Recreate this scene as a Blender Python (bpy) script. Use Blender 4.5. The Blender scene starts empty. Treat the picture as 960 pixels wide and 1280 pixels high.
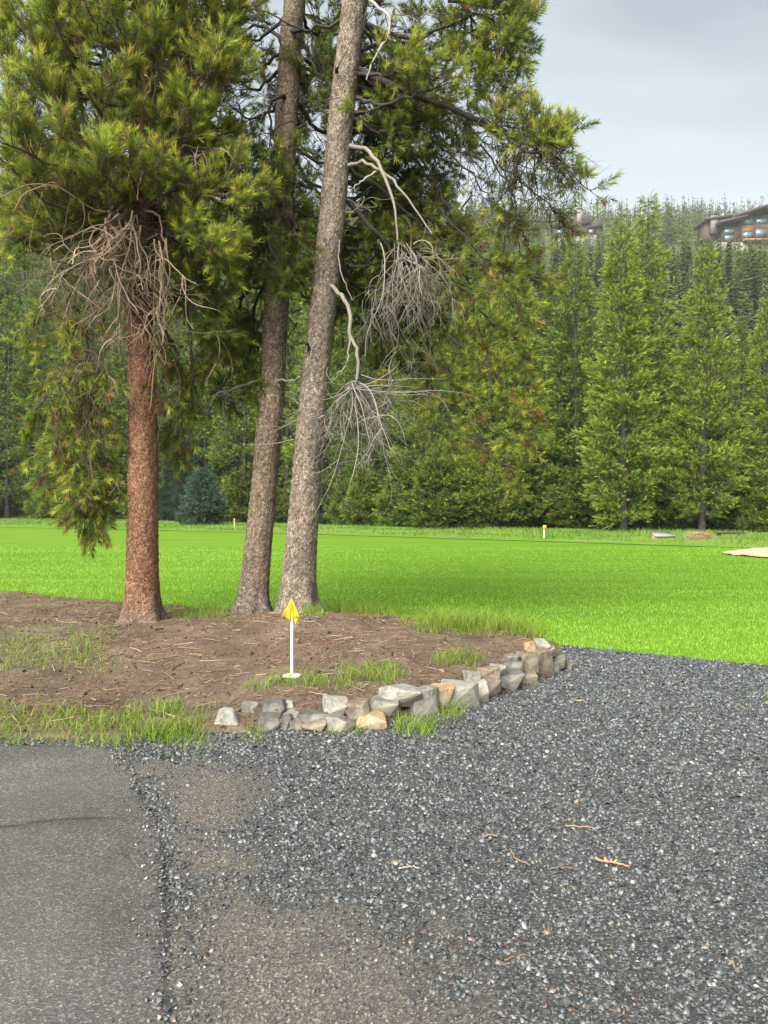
import bpy, bmesh, math
import numpy as np
from mathutils import Vector, Matrix

R = math.radians
rng = np.random.default_rng(11)
scene = bpy.context.scene
COL = scene.collection

# ------------------------------------------------------------------ camera, sky, sun, exposure
FPX, CAMH, PITCH = 967.0, 1.6, math.atan(15 / 967.0)
cam_d = bpy.data.cameras.new("camera")
cam = bpy.data.objects.new("camera", cam_d)
COL.objects.link(cam)
cam.location = (0, 0, CAMH)
cam.rotation_euler = (math.pi / 2 - PITCH, 0, 0)
cam_d.sensor_fit = 'VERTICAL'
cam_d.sensor_height = 36.0
cam_d.lens = FPX / 1280 * 36.0
cam_d.clip_start = 0.05
cam_d.clip_end = 4000
scene.camera = cam

SUN_EL, SUN_ROT = R(42), R(212)
w = bpy.data.worlds.new("World")
scene.world = w
w.use_nodes = True
nt = w.node_tree
nt.nodes.clear()
N = nt.nodes.new
out = N("ShaderNodeOutputWorld")
bg = N("ShaderNodeBackground")
bg.inputs[1].default_value = 0.1
sky = N("ShaderNodeTexSky")
sky.sky_type = 'NISHITA'
sky.sun_disc = False
sky.sun_elevation = SUN_EL
sky.sun_rotation = SUN_ROT
tc = N("ShaderNodeTexCoord")
mp = N("ShaderNodeMapping")
mp.inputs['Scale'].default_value = (1, 1, 2.2)
mp.inputs['Location'].default_value = (3.1, 1.7, 0.4)
n1 = N("ShaderNodeTexNoise")
n1.inputs['Scale'].default_value = 2.1
n1.inputs['Detail'].default_value = 5
n1.inputs['Roughness'].default_value = 0.5
n1.inputs['Distortion'].default_value = 0.4
cr = N("ShaderNodeValToRGB")
cr.color_ramp.elements[0].position = 0.40
cr.color_ramp.elements[0].color = (1.02, 1.12, 1.21, 1)
cr.color_ramp.elements[1].position = 0.62
cr.color_ramp.elements[1].color = (1.58, 1.68, 1.75, 1)
sep = N("ShaderNodeSeparateXYZ")
mr = N("ShaderNodeMapRange")           # overcast: a paler band low over the horizon, all round
mr.inputs['From Min'].default_value = 0.30
mr.inputs['From Max'].default_value = 0.43
mr.inputs['To Min'].default_value = 1.0
mr.inputs['To Max'].default_value = 0.0
mr.interpolation_type = 'SMOOTHSTEP'
mxh = N("ShaderNodeMix")
mxh.data_type = 'RGBA'
mxh.inputs[7].default_value = (1.85, 1.93, 1.98, 1)
mx = N("ShaderNodeMix")
mx.data_type = 'RGBA'
mx.inputs[0].default_value = 0.9
L = nt.links.new
L(tc.outputs['Generated'], mp.inputs[0]); L(mp.outputs[0], n1.inputs['Vector'])
L(n1.outputs[0], cr.inputs[0]); L(tc.outputs['Generated'], sep.inputs[0]); L(sep.outputs[2], mr.inputs['Value'])
L(mr.outputs[0], mxh.inputs[0]); L(cr.outputs[0], mxh.inputs[6])
L(sky.outputs[0], mx.inputs[6]); L(mxh.outputs[2], mx.inputs[7])
L(mx.outputs[2], bg.inputs[0]); L(bg.outputs[0], out.inputs[0])

sun_d = bpy.data.lights.new("sun", 'SUN')
sun_d.energy = 3.4
sun_d.angle = R(58)
sun_d.color = (1.0, 0.95, 0.86)
sun = bpy.data.objects.new("sun", sun_d)
COL.objects.link(sun)
az = (math.sin(SUN_ROT), math.cos(SUN_ROT))
sdir = Vector((az[0] * math.cos(SUN_EL), az[1] * math.cos(SUN_EL), math.sin(SUN_EL)))
sun.rotation_euler = sdir.to_track_quat('Z', 'Y').to_euler()
sun.location = sdir * 60

vs = scene.view_settings
vs.view_transform = 'Standard'
vs.look = 'None'
vs.exposure = 2.1
vs.gamma = 1
vs.use_curve_mapping = False
cy = scene.cycles
cy.max_bounces = 6
cy.diffuse_bounces = 4
cy.glossy_bounces = 2
cy.transmission_bounces = 3
cy.transparent_max_bounces = 6
cy.volume_bounces = 1
cy.use_denoising = True

# ------------------------------------------------------------------ authoring helpers
def ray(px, py):
    x, v = (px - 480) / FPX, (640 - py) / FPX
    c, s = math.cos(PITCH), math.sin(PITCH)
    return np.array([x, c + v * s, -s + v * c])

def P(px, py, Y):
    d = ray(px, py)
    return np.array([0, 0, CAMH]) + d * (Y / d[1])

def Gd(px, py, z=0.0):
    d = ray(px, py)
    return np.array([0, 0, CAMH]) + d * ((z - CAMH) / d[2])

def unit(v):
    v = np.asarray(v, float)
    return v / (np.linalg.norm(v, axis=-1, keepdims=True) + 1e-9)

def vnoise(x, y, seed=0):
    x = np.asarray(x, float); y = np.asarray(y, float)
    xi = np.floor(x).astype(np.int64); yi = np.floor(y).astype(np.int64)
    fx = x - xi; fy = y - yi
    fx = fx * fx * (3 - 2 * fx); fy = fy * fy * (3 - 2 * fy)
    def h(a, b):
        n = (a * 374761393 + b * 668265263 + seed * 1442695041) & 0x7fffffff
        n = ((n ^ (n >> 13)) * 1274126177) & 0x7fffffff
        return ((n ^ (n >> 16)) & 0xffff) / 65535.0
    return (h(xi, yi) * (1 - fx) + h(xi + 1, yi) * fx) * (1 - fy) + (h(xi, yi + 1) * (1 - fx) + h(xi + 1, yi + 1) * fx) * fy

def fbm(x, y, seed=0, o=4):
    s = 0; a = 0.5
    for i in range(o):
        s = s + a * vnoise(x * 2 ** i, y * 2 ** i, seed + i * 17); a *= 0.5
    return s / (1 - 0.5 ** o)

def worley(x, y, seed=0):
    xi = np.floor(x).astype(np.int64); yi = np.floor(y).astype(np.int64)
    best = np.full(x.shape, 9.0); sec = np.full(x.shape, 9.0); idv = np.zeros(x.shape)
    for dx in (-1, 0, 1):
        for dy in (-1, 0, 1):
            a, b = xi + dx, yi + dy
            def h(k):
                n = (a * 374761393 + b * 668265263 + (seed + k) * 1442695041) & 0x7fffffff
                n = ((n ^ (n >> 13)) * 1274126177) & 0x7fffffff
                return ((n ^ (n >> 16)) & 0xffff) / 65535.0
            d = np.hypot(a + h(1) - x, b + h(2) - y)
            near = d < best
            sec = np.where(near, best, np.minimum(sec, d))
            idv = np.where(near, h(3), idv)
            best = np.where(near, d, best)
    return best, sec, idv

def poly_sdf(x, y, poly):            # positive inside
    x = np.asarray(x, float); y = np.asarray(y, float)
    p = np.asarray(poly, float); d = np.full(x.shape, 1e9); ins = np.zeros(x.shape, bool)
    for i in range(len(p)):
        a, b = p[i], p[(i + 1) % len(p)]
        e = b - a
        t = np.clip(((x - a[0]) * e[0] + (y - a[1]) * e[1]) / (e @ e + 1e-12), 0, 1)
        d = np.minimum(d, np.hypot(x - a[0] - t * e[0], y - a[1] - t * e[1]))
        c = ((a[1] > y) != (b[1] > y)) & (x < (b[0] - a[0]) * (y - a[1]) / (b[1] - a[1] + 1e-12) + a[0])
        ins ^= c
    return np.where(ins, d, -d)

class Geo:
    def __init__(s):
        s.v = []; s.t = []; s.q = []; s.c = []; s.n = 0
    def add(s, v, t=None, q=None, c=None):
        v = np.asarray(v, float).reshape(-1, 3)
        if t is not None: s.t.append(np.asarray(t, np.int64).reshape(-1, 3) + s.n)
        if q is not None: s.q.append(np.asarray(q, np.int64).reshape(-1, 4) + s.n)
        if c is None: c = np.ones((len(v), 3))
        c = np.asarray(c, float)
        if c.ndim == 1: c = np.tile(c, (len(v), 1))
        s.c.append(c); s.v.append(v); s.n += len(v)
    def mesh(s, name, mat, smooth=False):
        v = np.concatenate(s.v); c = np.concatenate(s.c)
        t = np.concatenate(s.t) if s.t else np.zeros((0, 3), np.int64)
        q = np.concatenate(s.q) if s.q else np.zeros((0, 4), np.int64)
        me = bpy.data.meshes.new(name)
        me.vertices.add(len(v)); me.vertices.foreach_set("co", v.astype(np.float32).ravel())
        li = np.concatenate([t.ravel(), q.ravel()]).astype(np.int32)
        ls = np.concatenate([np.arange(len(t)) * 3, len(t) * 3 + np.arange(len(q)) * 4]).astype(np.int32)
        lt = np.concatenate([np.full(len(t), 3), np.full(len(q), 4)]).astype(np.int32)
        me.loops.add(len(li)); me.loops.foreach_set("vertex_index", li)
        me.polygons.add(len(ls)); me.polygons.foreach_set("loop_start", ls); me.polygons.foreach_set("loop_total", lt)
        if smooth: me.polygons.foreach_set("use_smooth", np.ones(len(ls), bool))
        at = me.color_attributes.new("Col", 'FLOAT_COLOR', 'POINT')
        at.data.foreach_set("color", np.concatenate([c, np.ones((len(c), 1))], 1).astype(np.float32).ravel())
        if mat is not None: me.materials.append(mat)
        me.update(calc_edges=True)
        return me
    def build(s, name, mat, parent=None, smooth=False):
        return link(name, s.mesh(name, mat, smooth), parent)

def link(name, me, parent=None, loc=None):
    o = bpy.data.objects.new(name, me)
    COL.objects.link(o)
    if parent is not None: o.parent = parent
    if loc is not None: o.location = loc
    return o

def thing(name, label, cat, loc=(0, 0, 0), group=None):
    o = link(name, None, None, loc)
    o.empty_display_size = 0.2
    return tag(o, label, cat, group)

def tag(o, label, cat, group=None):
    o['label'] = label; o['category'] = cat
    if group: o['group'] = group
    return o

def struct(o): o['kind'] = 'structure'; return o
def stuff(o, label=None, cat=None):
    o['kind'] = 'stuff'
    if label: o['label'] = label; o['category'] = cat
    return o

def frames(d):
    d = unit(d)
    ref = np.where(np.abs(d[..., 2:3]) > 0.9, np.array([1., 0, 0]), np.array([0, 0, 1.]))
    a = unit(np.cross(d, ref)); b = np.cross(d, a)
    return a, b, d

def tubes(g, pts, rad, sides=4, col=(1, 1, 1)):
    """pts (m,n,3), rad (m,n): m tubes of n rings"""
    pts = np.asarray(pts, float); rad = np.asarray(rad, float)
    if pts.ndim == 2: pts = pts[None]; rad = rad[None]
    m, n = pts.shape[:2]
    d = np.gradient(pts, axis=1)
    a, b, _ = frames(d)
    th = np.arange(sides) / sides * 2 * np.pi
    v = pts[:, :, None] + rad[:, :, None, None] * (a[:, :, None] * np.cos(th)[:, None] + b[:, :, None] * np.sin(th)[:, None])
    base = (np.arange(m) * n * sides)[:, None, None]
    r = np.arange(n - 1)[None, :, None] * sides; k = np.arange(sides)[None, None]
    k2 = (k + 1) % sides
    q = np.stack([base + r + k, base + r + k2, base + r + sides + k2, base + r + sides + k], -1)
    col = np.asarray(col, float)
    if col.ndim == 2: col = np.repeat(col, n * sides, 0)
    caps = None
    g.add(v.reshape(-1, 3), q=q.reshape(-1, 4), c=col)

def spline(ctrl, n):
    c = np.asarray(ctrl, float)
    if len(c) == 2:
        return c[0] + (c[1] - c[0]) * np.linspace(0, 1, n)[:, None]
    c = np.concatenate([[2 * c[0] - c[1]], c, [2 * c[-1] - c[-2]]])
    seg = len(c) - 3
    u = np.linspace(0, seg - 1e-6, n); i = u.astype(int); t = (u - i)[:, None]
    p0, p1, p2, p3 = c[i], c[i + 1], c[i + 2], c[i + 3]
    return 0.5 * (2 * p1 + (p2 - p0) * t + (2 * p0 - 5 * p1 + 4 * p2 - p3) * t ** 2 + (3 * p1 - p0 - 3 * p2 + p3) * t ** 3)

def box(g, c, s, rz=0.0, col=(1, 1, 1)):
    c = np.asarray(c, float); s = np.asarray(s, float) / 2
    v = np.array([[x, y, z] for z in (-1, 1) for y in (-1, 1) for x in (-1, 1)], float) * s
    ca, sa = math.cos(rz), math.sin(rz)
    v = np.stack([v[:, 0] * ca - v[:, 1] * sa, v[:, 0] * sa + v[:, 1] * ca, v[:, 2]], 1) + c
    g.add(v, q=[[0, 2, 3, 1], [4, 5, 7, 6], [0, 1, 5, 4], [2, 6, 7, 3], [0, 4, 6, 2], [1, 3, 7, 5]], c=col)

# ------------------------------------------------------------------ materials
def mat(name, rough=0.8, spec=0.3):
    m = bpy.data.materials.new(name); m.use_nodes = True
    t = m.node_tree; b = t.nodes['Principled BSDF']
    b.inputs['Roughness'].default_value = rough
    b.inputs['Specular IOR Level'].default_value = spec
    return m, t, b

def nd(t, typ, **kw):
    n = t.nodes.new(typ)
    for k, v in kw.items():
        if k in n.inputs: n.inputs[k].default_value = v
        else: setattr(n, k, v)
    return n

def ramp(t, src, stops):
    r = t.nodes.new("ShaderNodeValToRGB"); e = r.color_ramp.elements
    while len(e) < len(stops): e.new(0.5)
    for el, (p, c) in zip(e, stops):
        el.position = p; el.color = (*c, 1)
    t.links.new(src, r.inputs[0]); return r.outputs[0]

def mixc(t, fac, a, b, mode='MIX'):
    m = t.nodes.new("ShaderNodeMix"); m.data_type = 'RGBA'; m.blend_type = mode
    for i, s in ((0, fac), (6, a), (7, b)):
        if hasattr(s, 'is_linked'): t.links.new(s, m.inputs[i])
        elif i == 0: m.inputs[0].default_value = s
        else: m.inputs[i].default_value = (*s, 1)
    return m.outputs[2]

def coords(t, scale=(1, 1, 1), kind='Object'):
    c = t.nodes.new("ShaderNodeTexCoord"); mpn = t.nodes.new("ShaderNodeMapping")
    mpn.inputs['Scale'].default_value = scale
    t.links.new(c.outputs[kind], mpn.inputs[0]); return mpn.outputs[0]

def noise(t, vec, scale, detail=4, rough=0.55, dist=0.0):
    n = nd(t, "ShaderNodeTexNoise", Scale=scale, Detail=detail, Roughness=rough, Distortion=dist)
    t.links.new(vec, n.inputs['Vector']); return n.outputs[0]

def vor(t, vec, scale, feature='F1', outp=0):
    n = t.nodes.new("ShaderNodeTexVoronoi"); n.feature = feature; n.inputs['Scale'].default_value = scale
    t.links.new(vec, n.inputs['Vector']); return n.outputs[outp]

def bump(t, b, h, strength=0.5, dist=0.01):
    n = nd(t, "ShaderNodeBump", Strength=strength, Distance=dist)
    t.links.new(h, n.inputs['Height']); t.links.new(n.outputs[0], b.inputs['Normal'])

def attr(t):
    a = t.nodes.new("ShaderNodeVertexColor"); a.layer_name = "Col"; return a.outputs[0]

def leaf_mat(name, trans=0.35, rough=0.55, spec=0.25):
    m, t, b = mat(name, rough, spec)
    c = attr(t); t.links.new(c, b.inputs['Base Color'])
    tr = t.nodes.new("ShaderNodeBsdfTranslucent"); t.links.new(c, tr.inputs[0])
    mxs = t.nodes.new("ShaderNodeMixShader"); mxs.inputs[0].default_value = trans
    t.links.new(b.outputs[0], mxs.inputs[1]); t.links.new(tr.outputs[0], mxs.inputs[2])
    t.links.new(mxs.outputs[0], t.nodes['Material Output'].inputs[0])
    return m

M_NEEDLE = leaf_mat("pine_needles", 0.45)
M_GRASS = leaf_mat("grass_blades", 0.4, 0.5, 0.3)

def attr_mat(name, rough=0.8, spec=0.3, nscale=40, amp=0.5, bstr=0.4, bdist=0.004):
    m, t, b = mat(name, rough, spec)
    v = coords(t)
    n = noise(t, v, nscale, 4)
    k = ramp(t, n, [(0.25, (1 - amp,) * 3), (0.75, (1 + amp * 0.6,) * 3)])
    t.links.new(mixc(t, 1.0, attr(t), k, 'MULTIPLY'), b.inputs['Base Color'])
    bump(t, b, n, bstr, bdist)
    return m
M_WOOD = attr_mat("branch_wood", 0.85, 0.2, 60, 0.35)
def bark_mat():
    m, t, b = mat("bark_plates", 0.85, 0.2)
    v = coords(t, (1, 1, 0.7))
    cell = t.nodes.new("ShaderNodeTexVoronoi"); cell.inputs['Scale'].default_value = 78
    t.links.new(v, cell.inputs['Vector'])
    sp = t.nodes.new("ShaderNodeSeparateColor"); t.links.new(cell.outputs['Color'], sp.inputs[0])
    k = ramp(t, sp.outputs[0], [(0.0, (0.42, 0.40, 0.39)), (0.45, (0.85, 0.85, 0.85)), (0.8, (1.2, 1.2, 1.2)), (1.0, (1.75, 1.8, 1.85))])
    big = ramp(t, noise(t, v, 3.0, 4), [(0.3, (0.75, 0.75, 0.75)), (0.7, (1.2, 1.2, 1.2))])
    c = mixc(t, 1.0, mixc(t, 1.0, attr(t), k, 'MULTIPLY'), big, 'MULTIPLY')
    t.links.new(c, b.inputs['Base Color'])
    h = mixc(t, 0.5, cell.outputs['Distance'], noise(t, v, 60, 4))
    bump(t, b, h, 0.8, 0.012)
    return m
M_BARK = bark_mat()
M_CHIP = attr_mat("gravel_chips", 0.36, 0.5, 120, 0.3, 0.2, 0.002)
M_LITTER = attr_mat("needle_litter", 0.9, 0.15, 50, 0.25)

def stone_mat():
    m, t, b = mat("field_stone", 0.75, 0.3)
    oi = t.nodes.new("ShaderNodeObjectInfo")
    v = coords(t)
    n = noise(t, v, 9, 6, 0.65, 0.6); n2 = noise(t, v, 45, 4, 0.6); n3 = noise(t, v, 4, 3, 0.5)
    k = ramp(t, n, [(0.3, (0.55, 0.53, 0.5)), (0.5, (1, 1, 1)), (0.72, (1.25, 1.25, 1.22))])
    c = mixc(t, 1.0, oi.outputs['Color'], k, 'MULTIPLY')
    sp = ramp(t, n2, [(0.35, (0.75, 0.75, 0.75)), (0.65, (1.15, 1.15, 1.15))])
    c = mixc(t, 1.0, c, sp, 'MULTIPLY')
    lf = ramp(t, n3, [(0.56, (0, 0, 0)), (0.66, (0.5, 0.5, 0.5))])
    c = mixc(t, lf, c, (0.24, 0.235, 0.18))
    t.links.new(c, b.inputs['Base Color'])
    bump(t, b, n, 0.7, 0.02)
    return m
M_STONE = stone_mat()

def plain(name, col, rough=0.6, spec=0.3, var=0.15, scale=6):
    m, t, b = mat(name, rough, spec)
    n = noise(t, coords(t), scale, 4)
    a = tuple(max(0, x * (1 - var)) for x in col); c2 = tuple(x * (1 + var) for x in col)
    t.links.new(ramp(t, n, [(0.3, a), (0.7, c2)]), b.inputs['Base Color'])
    return m

# ground surfaces
def lawn_mat():
    m, t, b = mat("mown_lawn", 0.8, 0.15)
    v = coords(t)
    a = noise(t, coords(t, (0.12, 1.1, 1)), 1.6, 4, 0.6, 0.3)
    f = noise(t, v, 28, 4, 0.65)
    g = noise(t, v, 0.35, 3, 0.5)
    c = ramp(t, a, [(0.35, (0.078, 0.165, 0.009)), (0.55, (0.098, 0.19, 0.011)), (0.7, (0.122, 0.215, 0.013))])
    c = mixc(t, 1.0, c, ramp(t, f, [(0.3, (0.7, 0.75, 0.7)), (0.7, (1.2, 1.15, 1.2))]), 'MULTIPLY')
    c = mixc(t, ramp(t, g, [(0.45, (0, 0, 0)), (0.75, (0.45,) * 3)]), c, (0.115, 0.20, 0.012))
    t.links.new(c, b.inputs['Base Color'])
    bump(t, b, f, 0.6, 0.03)
    return m

def earth_mat(name, stops, sc=1.5, rough=0.95):
    m, t, b = mat(name, rough, 0.15)
    v = coords(t)
    n = noise(t, v, sc, 6, 0.65, 0.3); f = noise(t, v, sc * 22, 4, 0.7)
    c = ramp(t, n, stops)
    c = mixc(t, 1.0, c, ramp(t, f, [(0.3, (0.6, 0.6, 0.6)), (0.7, (1.3, 1.3, 1.3))]), 'MULTIPLY')
    t.links.new(c, b.inputs['Base Color'])
    bump(t, b, f, 0.8, 0.02)
    return m

M_LAWN = lawn_mat()
M_FOREST = earth_mat("forest_floor", [(0.3, (0.035, 0.04, 0.015)), (0.5, (0.06, 0.075, 0.02)), (0.7, (0.09, 0.075, 0.04))], 0.25)
M_MEADOW = earth_mat("rough_meadow", [(0.3, (0.08, 0.165, 0.014)), (0.5, (0.105, 0.20, 0.02)), (0.72, (0.14, 0.18, 0.045))], 0.9)
M_SOIL = earth_mat("damp_soil", [(0.3, (0.055, 0.040, 0.030)), (0.5, (0.10, 0.074, 0.055)), (0.72, (0.16, 0.122, 0.09))], 1.6)
M_SAND = earth_mat("pale_sand", [(0.3, (0.36, 0.29, 0.19)), (0.7, (0.44, 0.36, 0.24))], 1.0)

def gravel_mat():
    m, t, b = mat("gravel_fines", 0.7, 0.35)
    v = coords(t)
    cell = t.nodes.new("ShaderNodeTexVoronoi"); cell.inputs['Scale'].default_value = 130
    t.links.new(v, cell.inputs['Vector'])
    big = noise(t, v, 1.3, 4, 0.6, 0.4)
    sp = t.nodes.new("ShaderNodeSeparateColor"); t.links.new(cell.outputs['Color'], sp.inputs[0])
    c = ramp(t, sp.outputs[0], [(0.0, (0.016, 0.018, 0.02)), (0.45, (0.034, 0.036, 0.038)), (0.8, (0.062, 0.062, 0.06)), (0.97, (0.15, 0.145, 0.13))])
    sand = ramp(t, sp.outputs[1], [(0.0, (0.043, 0.038, 0.032)), (0.5, (0.072, 0.064, 0.053)), (0.93, (0.135, 0.12, 0.10)), (1.0, (0.25, 0.23, 0.2))])
    at = attr(t); s2 = t.nodes.new("ShaderNodeSeparateColor"); t.links.new(at, s2.inputs[0])
    c = mixc(t, s2.outputs[0], c, sand)
    t.links.new(c, b.inputs['Base Color'])
    bump(t, b, mixc(t, 0.6, cell.outputs['Distance'], noise(t, v, 55, 5, 0.7)), 0.6, 0.012)
    return m
M_GRAVEL = gravel_mat()

def asphalt_mat():
    m, t, b = mat("damp_asphalt", 0.45, 0.5)
    v = coords(t)
    cell = t.nodes.new("ShaderNodeTexVoronoi"); cell.inputs['Scale'].default_value = 150
    t.links.new(v, cell.inputs['Vector'])
    sp = t.nodes.new("ShaderNodeSeparateColor"); t.links.new(cell.outputs['Color'], sp.inputs[0])
    big = noise(t, v, 1.4, 5, 0.6, 0.5); fine = noise(t, v, 70, 3, 0.7)
    c = ramp(t, sp.outputs[0], [(0.0, (0.04, 0.039, 0.04)), (0.55, (0.064, 0.063, 0.064)), (0.88, (0.095, 0.093, 0.092)), (0.98, (0.16, 0.157, 0.15))])
    c = mixc(t, 1.0, c, ramp(t, big, [(0.3, (0.78, 0.78, 0.78)), (0.7, (1.2, 1.18, 1.15))]), 'MULTIPLY')
    br = noise(t, v, 0.9, 3, 0.5)
    c = mixc(t, ramp(t, br, [(0.52, (0, 0, 0)), (0.7, (0.35,) * 3)]), c, (0.08, 0.068, 0.058))
    ck = t.nodes.new("ShaderNodeSeparateColor"); t.links.new(attr(t), ck.inputs[0])   # dark colour along the crack
    c = mixc(t, ck.outputs[0], c, (0.022, 0.02, 0.017))
    t.links.new(c, b.inputs['Base Color'])
    t.links.new(ramp(t, big, [(0.35, (0.38,) * 3), (0.65, (0.62,) * 3)]), b.inputs['Roughness'])
    h = mixc(t, 0.4, cell.outputs['Distance'], fine)
    bump(t, b, h, 0.55, 0.006)
    return m
M_ASPHALT = asphalt_mat()

# ------------------------------------------------------------------ terrain
HP = [(-2000, 0), (66, 0), (95, 6), (130, 24), (200, 60), (260, 89), (330, 120), (450, 160), (560, 172), (800, 150), (2500, 120)]
def hill(x, y):
    x = np.asarray(x, float); y = np.asarray(y, float)
    yy = y + 14 * (fbm(x / 60., y / 60., 5, 3) - 0.5) * np.clip((y - 70) / 60, 0, 1) - 0.06 * x * np.clip((y - 70) / 100, 0, 1)
    z = np.interp(yy, [p[0] for p in HP], [p[1] for p in HP])
    z = z + (fbm(x / 35., y / 35., 9, 3) - 0.5) * 14 * np.clip((y - 90) / 150, 0, 1)
    return z

EDGE = [(-1.12, 5.2), (-.76, 5.24), (-.45, 5.26), (-.11, 5.42), (.3, 5.72), (.76, 6.08), (1.2, 6.7), (1.68, 7.3)]
LAWN_EDGE = [(-14, 14.2), (-6.7, 13.4), (-4.2, 11.9), (-2.6, 11.2), (-.6, 10.7), (.5, 9.7), (1.2, 8.9), (1.9, 8.5)]
SOIL = [(-14, 5.08), (-1.7, 5.12)] + EDGE + [(1.8, 7.8), (1.9, 8.5)] + LAWN_EDGE[::-1]
GRAVEL = [(-14, -6), (-14, 5.2), (-1.7, 5.2)] + [(x, y + .12) for x, y in EDGE] + [(1.75, 7.7), (1.92, 8.45), (3.66, 7.4), (9, 4.6), (9, -6)]
DRIVE = [(-14, 4.93), (-2.2, 4.97), (-1.78, 4.95), (-1.66, 4.84), (-1.52, 4.6), (-1.09, 3.75), (-.88, 3.1), (-.66, 2.36), (-.42, 1.2), (-.2, -6), (-14, -6)]
SANDY = [(-1.6, 4.6), (-1.0, 4.5), (-.6, 4.0), (-.45, 3.5), (-.2, 3.0), (.25, 2.75), (.3, 2.3), (.1, 1.0), (-.6, 1.0), (-.9, 3)]

def soil_z(x, y):
    x = np.asarray(x, float); y = np.asarray(y, float)
    m = 0.20 * np.exp(-((x + 1.1) / 1.9) ** 2 - ((y - 8.7) / 1.7) ** 2) + 0.05 * np.exp(-((x + 3.0) / 1.2) ** 2 - ((y - 9.3) / 1.2) ** 2)
    dl = np.clip((x + 1.3) / 0.5, 0, 1)
    de = poly_sdf(x, y, SOIL)
    m = m + 0.13 * dl * np.clip(de / 0.35, 0, 1) * np.clip((9.6 - y) / 1.5, 0, 1)
    m = m + 0.05 * (fbm(x * 1.1, y * 1.1, 3) - 0.5) + 0.03 * (fbm(x * 6, y * 6, 8, 3) - 0.5)
    return 0.035 + m * np.clip(de / 0.25 + 0.1, 0, 1)

def grid(name, xs, ys, zf, m, colf=None):
    X, Y = np.meshgrid(xs, ys)
    Z = zf(X, Y)
    nx, ny = len(xs), len(ys)
    i = np.arange(ny - 1)[:, None] * nx + np.arange(nx - 1)[None]
    q = np.stack([i, i + 1, i + nx + 1, i + nx], -1)
    g = Geo()
    g.add(np.stack([X, Y, Z], -1), q=q, c=None if colf is None else colf(X, Y).reshape(-1, 3))
    return struct(g.build(name, m, smooth=True))

xs = np.unique(np.concatenate([np.linspace(-900, -160, 38), np.linspace(-160, 160, 65), np.linspace(160, 900, 38)]))
ys = np.unique(np.concatenate([np.linspace(-400, 60, 12), np.linspace(60, 460, 81), np.linspace(460, 1500, 27)]))
grid("ground", xs, ys, lambda x, y: hill(x, y) - 0.05, M_FOREST)

def tree_line(x): return np.interp(x, [-80, -26, -8, 3, 20, 60], [66, 62, 50, 42.5, 37.5, 35])
def lawn_far(x): return np.interp(x, [-80, -26, -6, 6, 14, 60], [56, 47, 38, 30, 24.5, 22])
def band(name, y0, y1, z, m, x0=-80, x1=60, n=90, rough=0.0):
    u = np.linspace(x0, x1, n); v = np.linspace(0, 1, 26)
    X = np.tile(u, (len(v), 1)); Yv = y0(u)[None] * (1 - v[:, None]) + y1(u)[None] * v[:, None]
    Z = np.full(X.shape, z) + rough * (fbm(X * .5, Yv * .5, 21) - 0.4) * np.sin(np.pi * v)[:, None]
    i = np.arange(len(v) - 1)[:, None] * n + np.arange(n - 1)[None]
    g = Geo(); g.add(np.stack([X, Yv, Z], -1), q=np.stack([i, i + 1, i + n + 1, i + n], -1))
    return struct(g.build(name, m, smooth=True))
band("lawn", lambda x: np.full(x.shape, 4.0), lawn_far, 0.0, M_LAWN)
band("meadow", lambda x: lawn_far(x) - 0.3, lambda x: tree_line(x) + 3, 0.02, M_MEADOW, rough=0.5)

grid("soil_bed", np.arange(-9, 2.4, 0.06), np.arange(4.9, 14.6, 0.06),
     lambda x, y: np.where(poly_sdf(x, y, SOIL) + 0.7 * (fbm(x * 1.6, y * 1.6, 31) - .5) * np.clip((y - 8.2) / 1.5, .3, 1) > 0, soil_z(x, y), -0.03), M_SOIL)

def sandiness(x, y):
    s = poly_sdf(x, y, SANDY) / 0.35 + (fbm(x * 2.2, y * 2.2, 41) - 0.52) * 3.2
    s2 = (fbm(x * 0.9 + 3, y * 0.9, 47) - 0.66) * 5
    return np.clip(np.maximum(s, s2), 0, 1)
def gcol(x, y):
    s = sandiness(x, y); return np.stack([s, s, s], -1)
def gravel_z(x, y):
    d = poly_sdf(x, y, GRAVEL)
    return np.clip(d * 0.5, -0.06, 0.012) + 0.03 * (fbm(x * 1.2, y * 1.2, 51) - 0.5) * np.clip(d * 3, 0, 1) + 0.004 - np.clip((poly_sdf(x, y, DRIVE) - 0.03) * 1.2, 0, 0.06)
grid("gravel_area", np.arange(-4, 6.0, 0.06), np.arange(0.5, 9.2, 0.06), gravel_z, M_GRAVEL, gcol)

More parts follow.
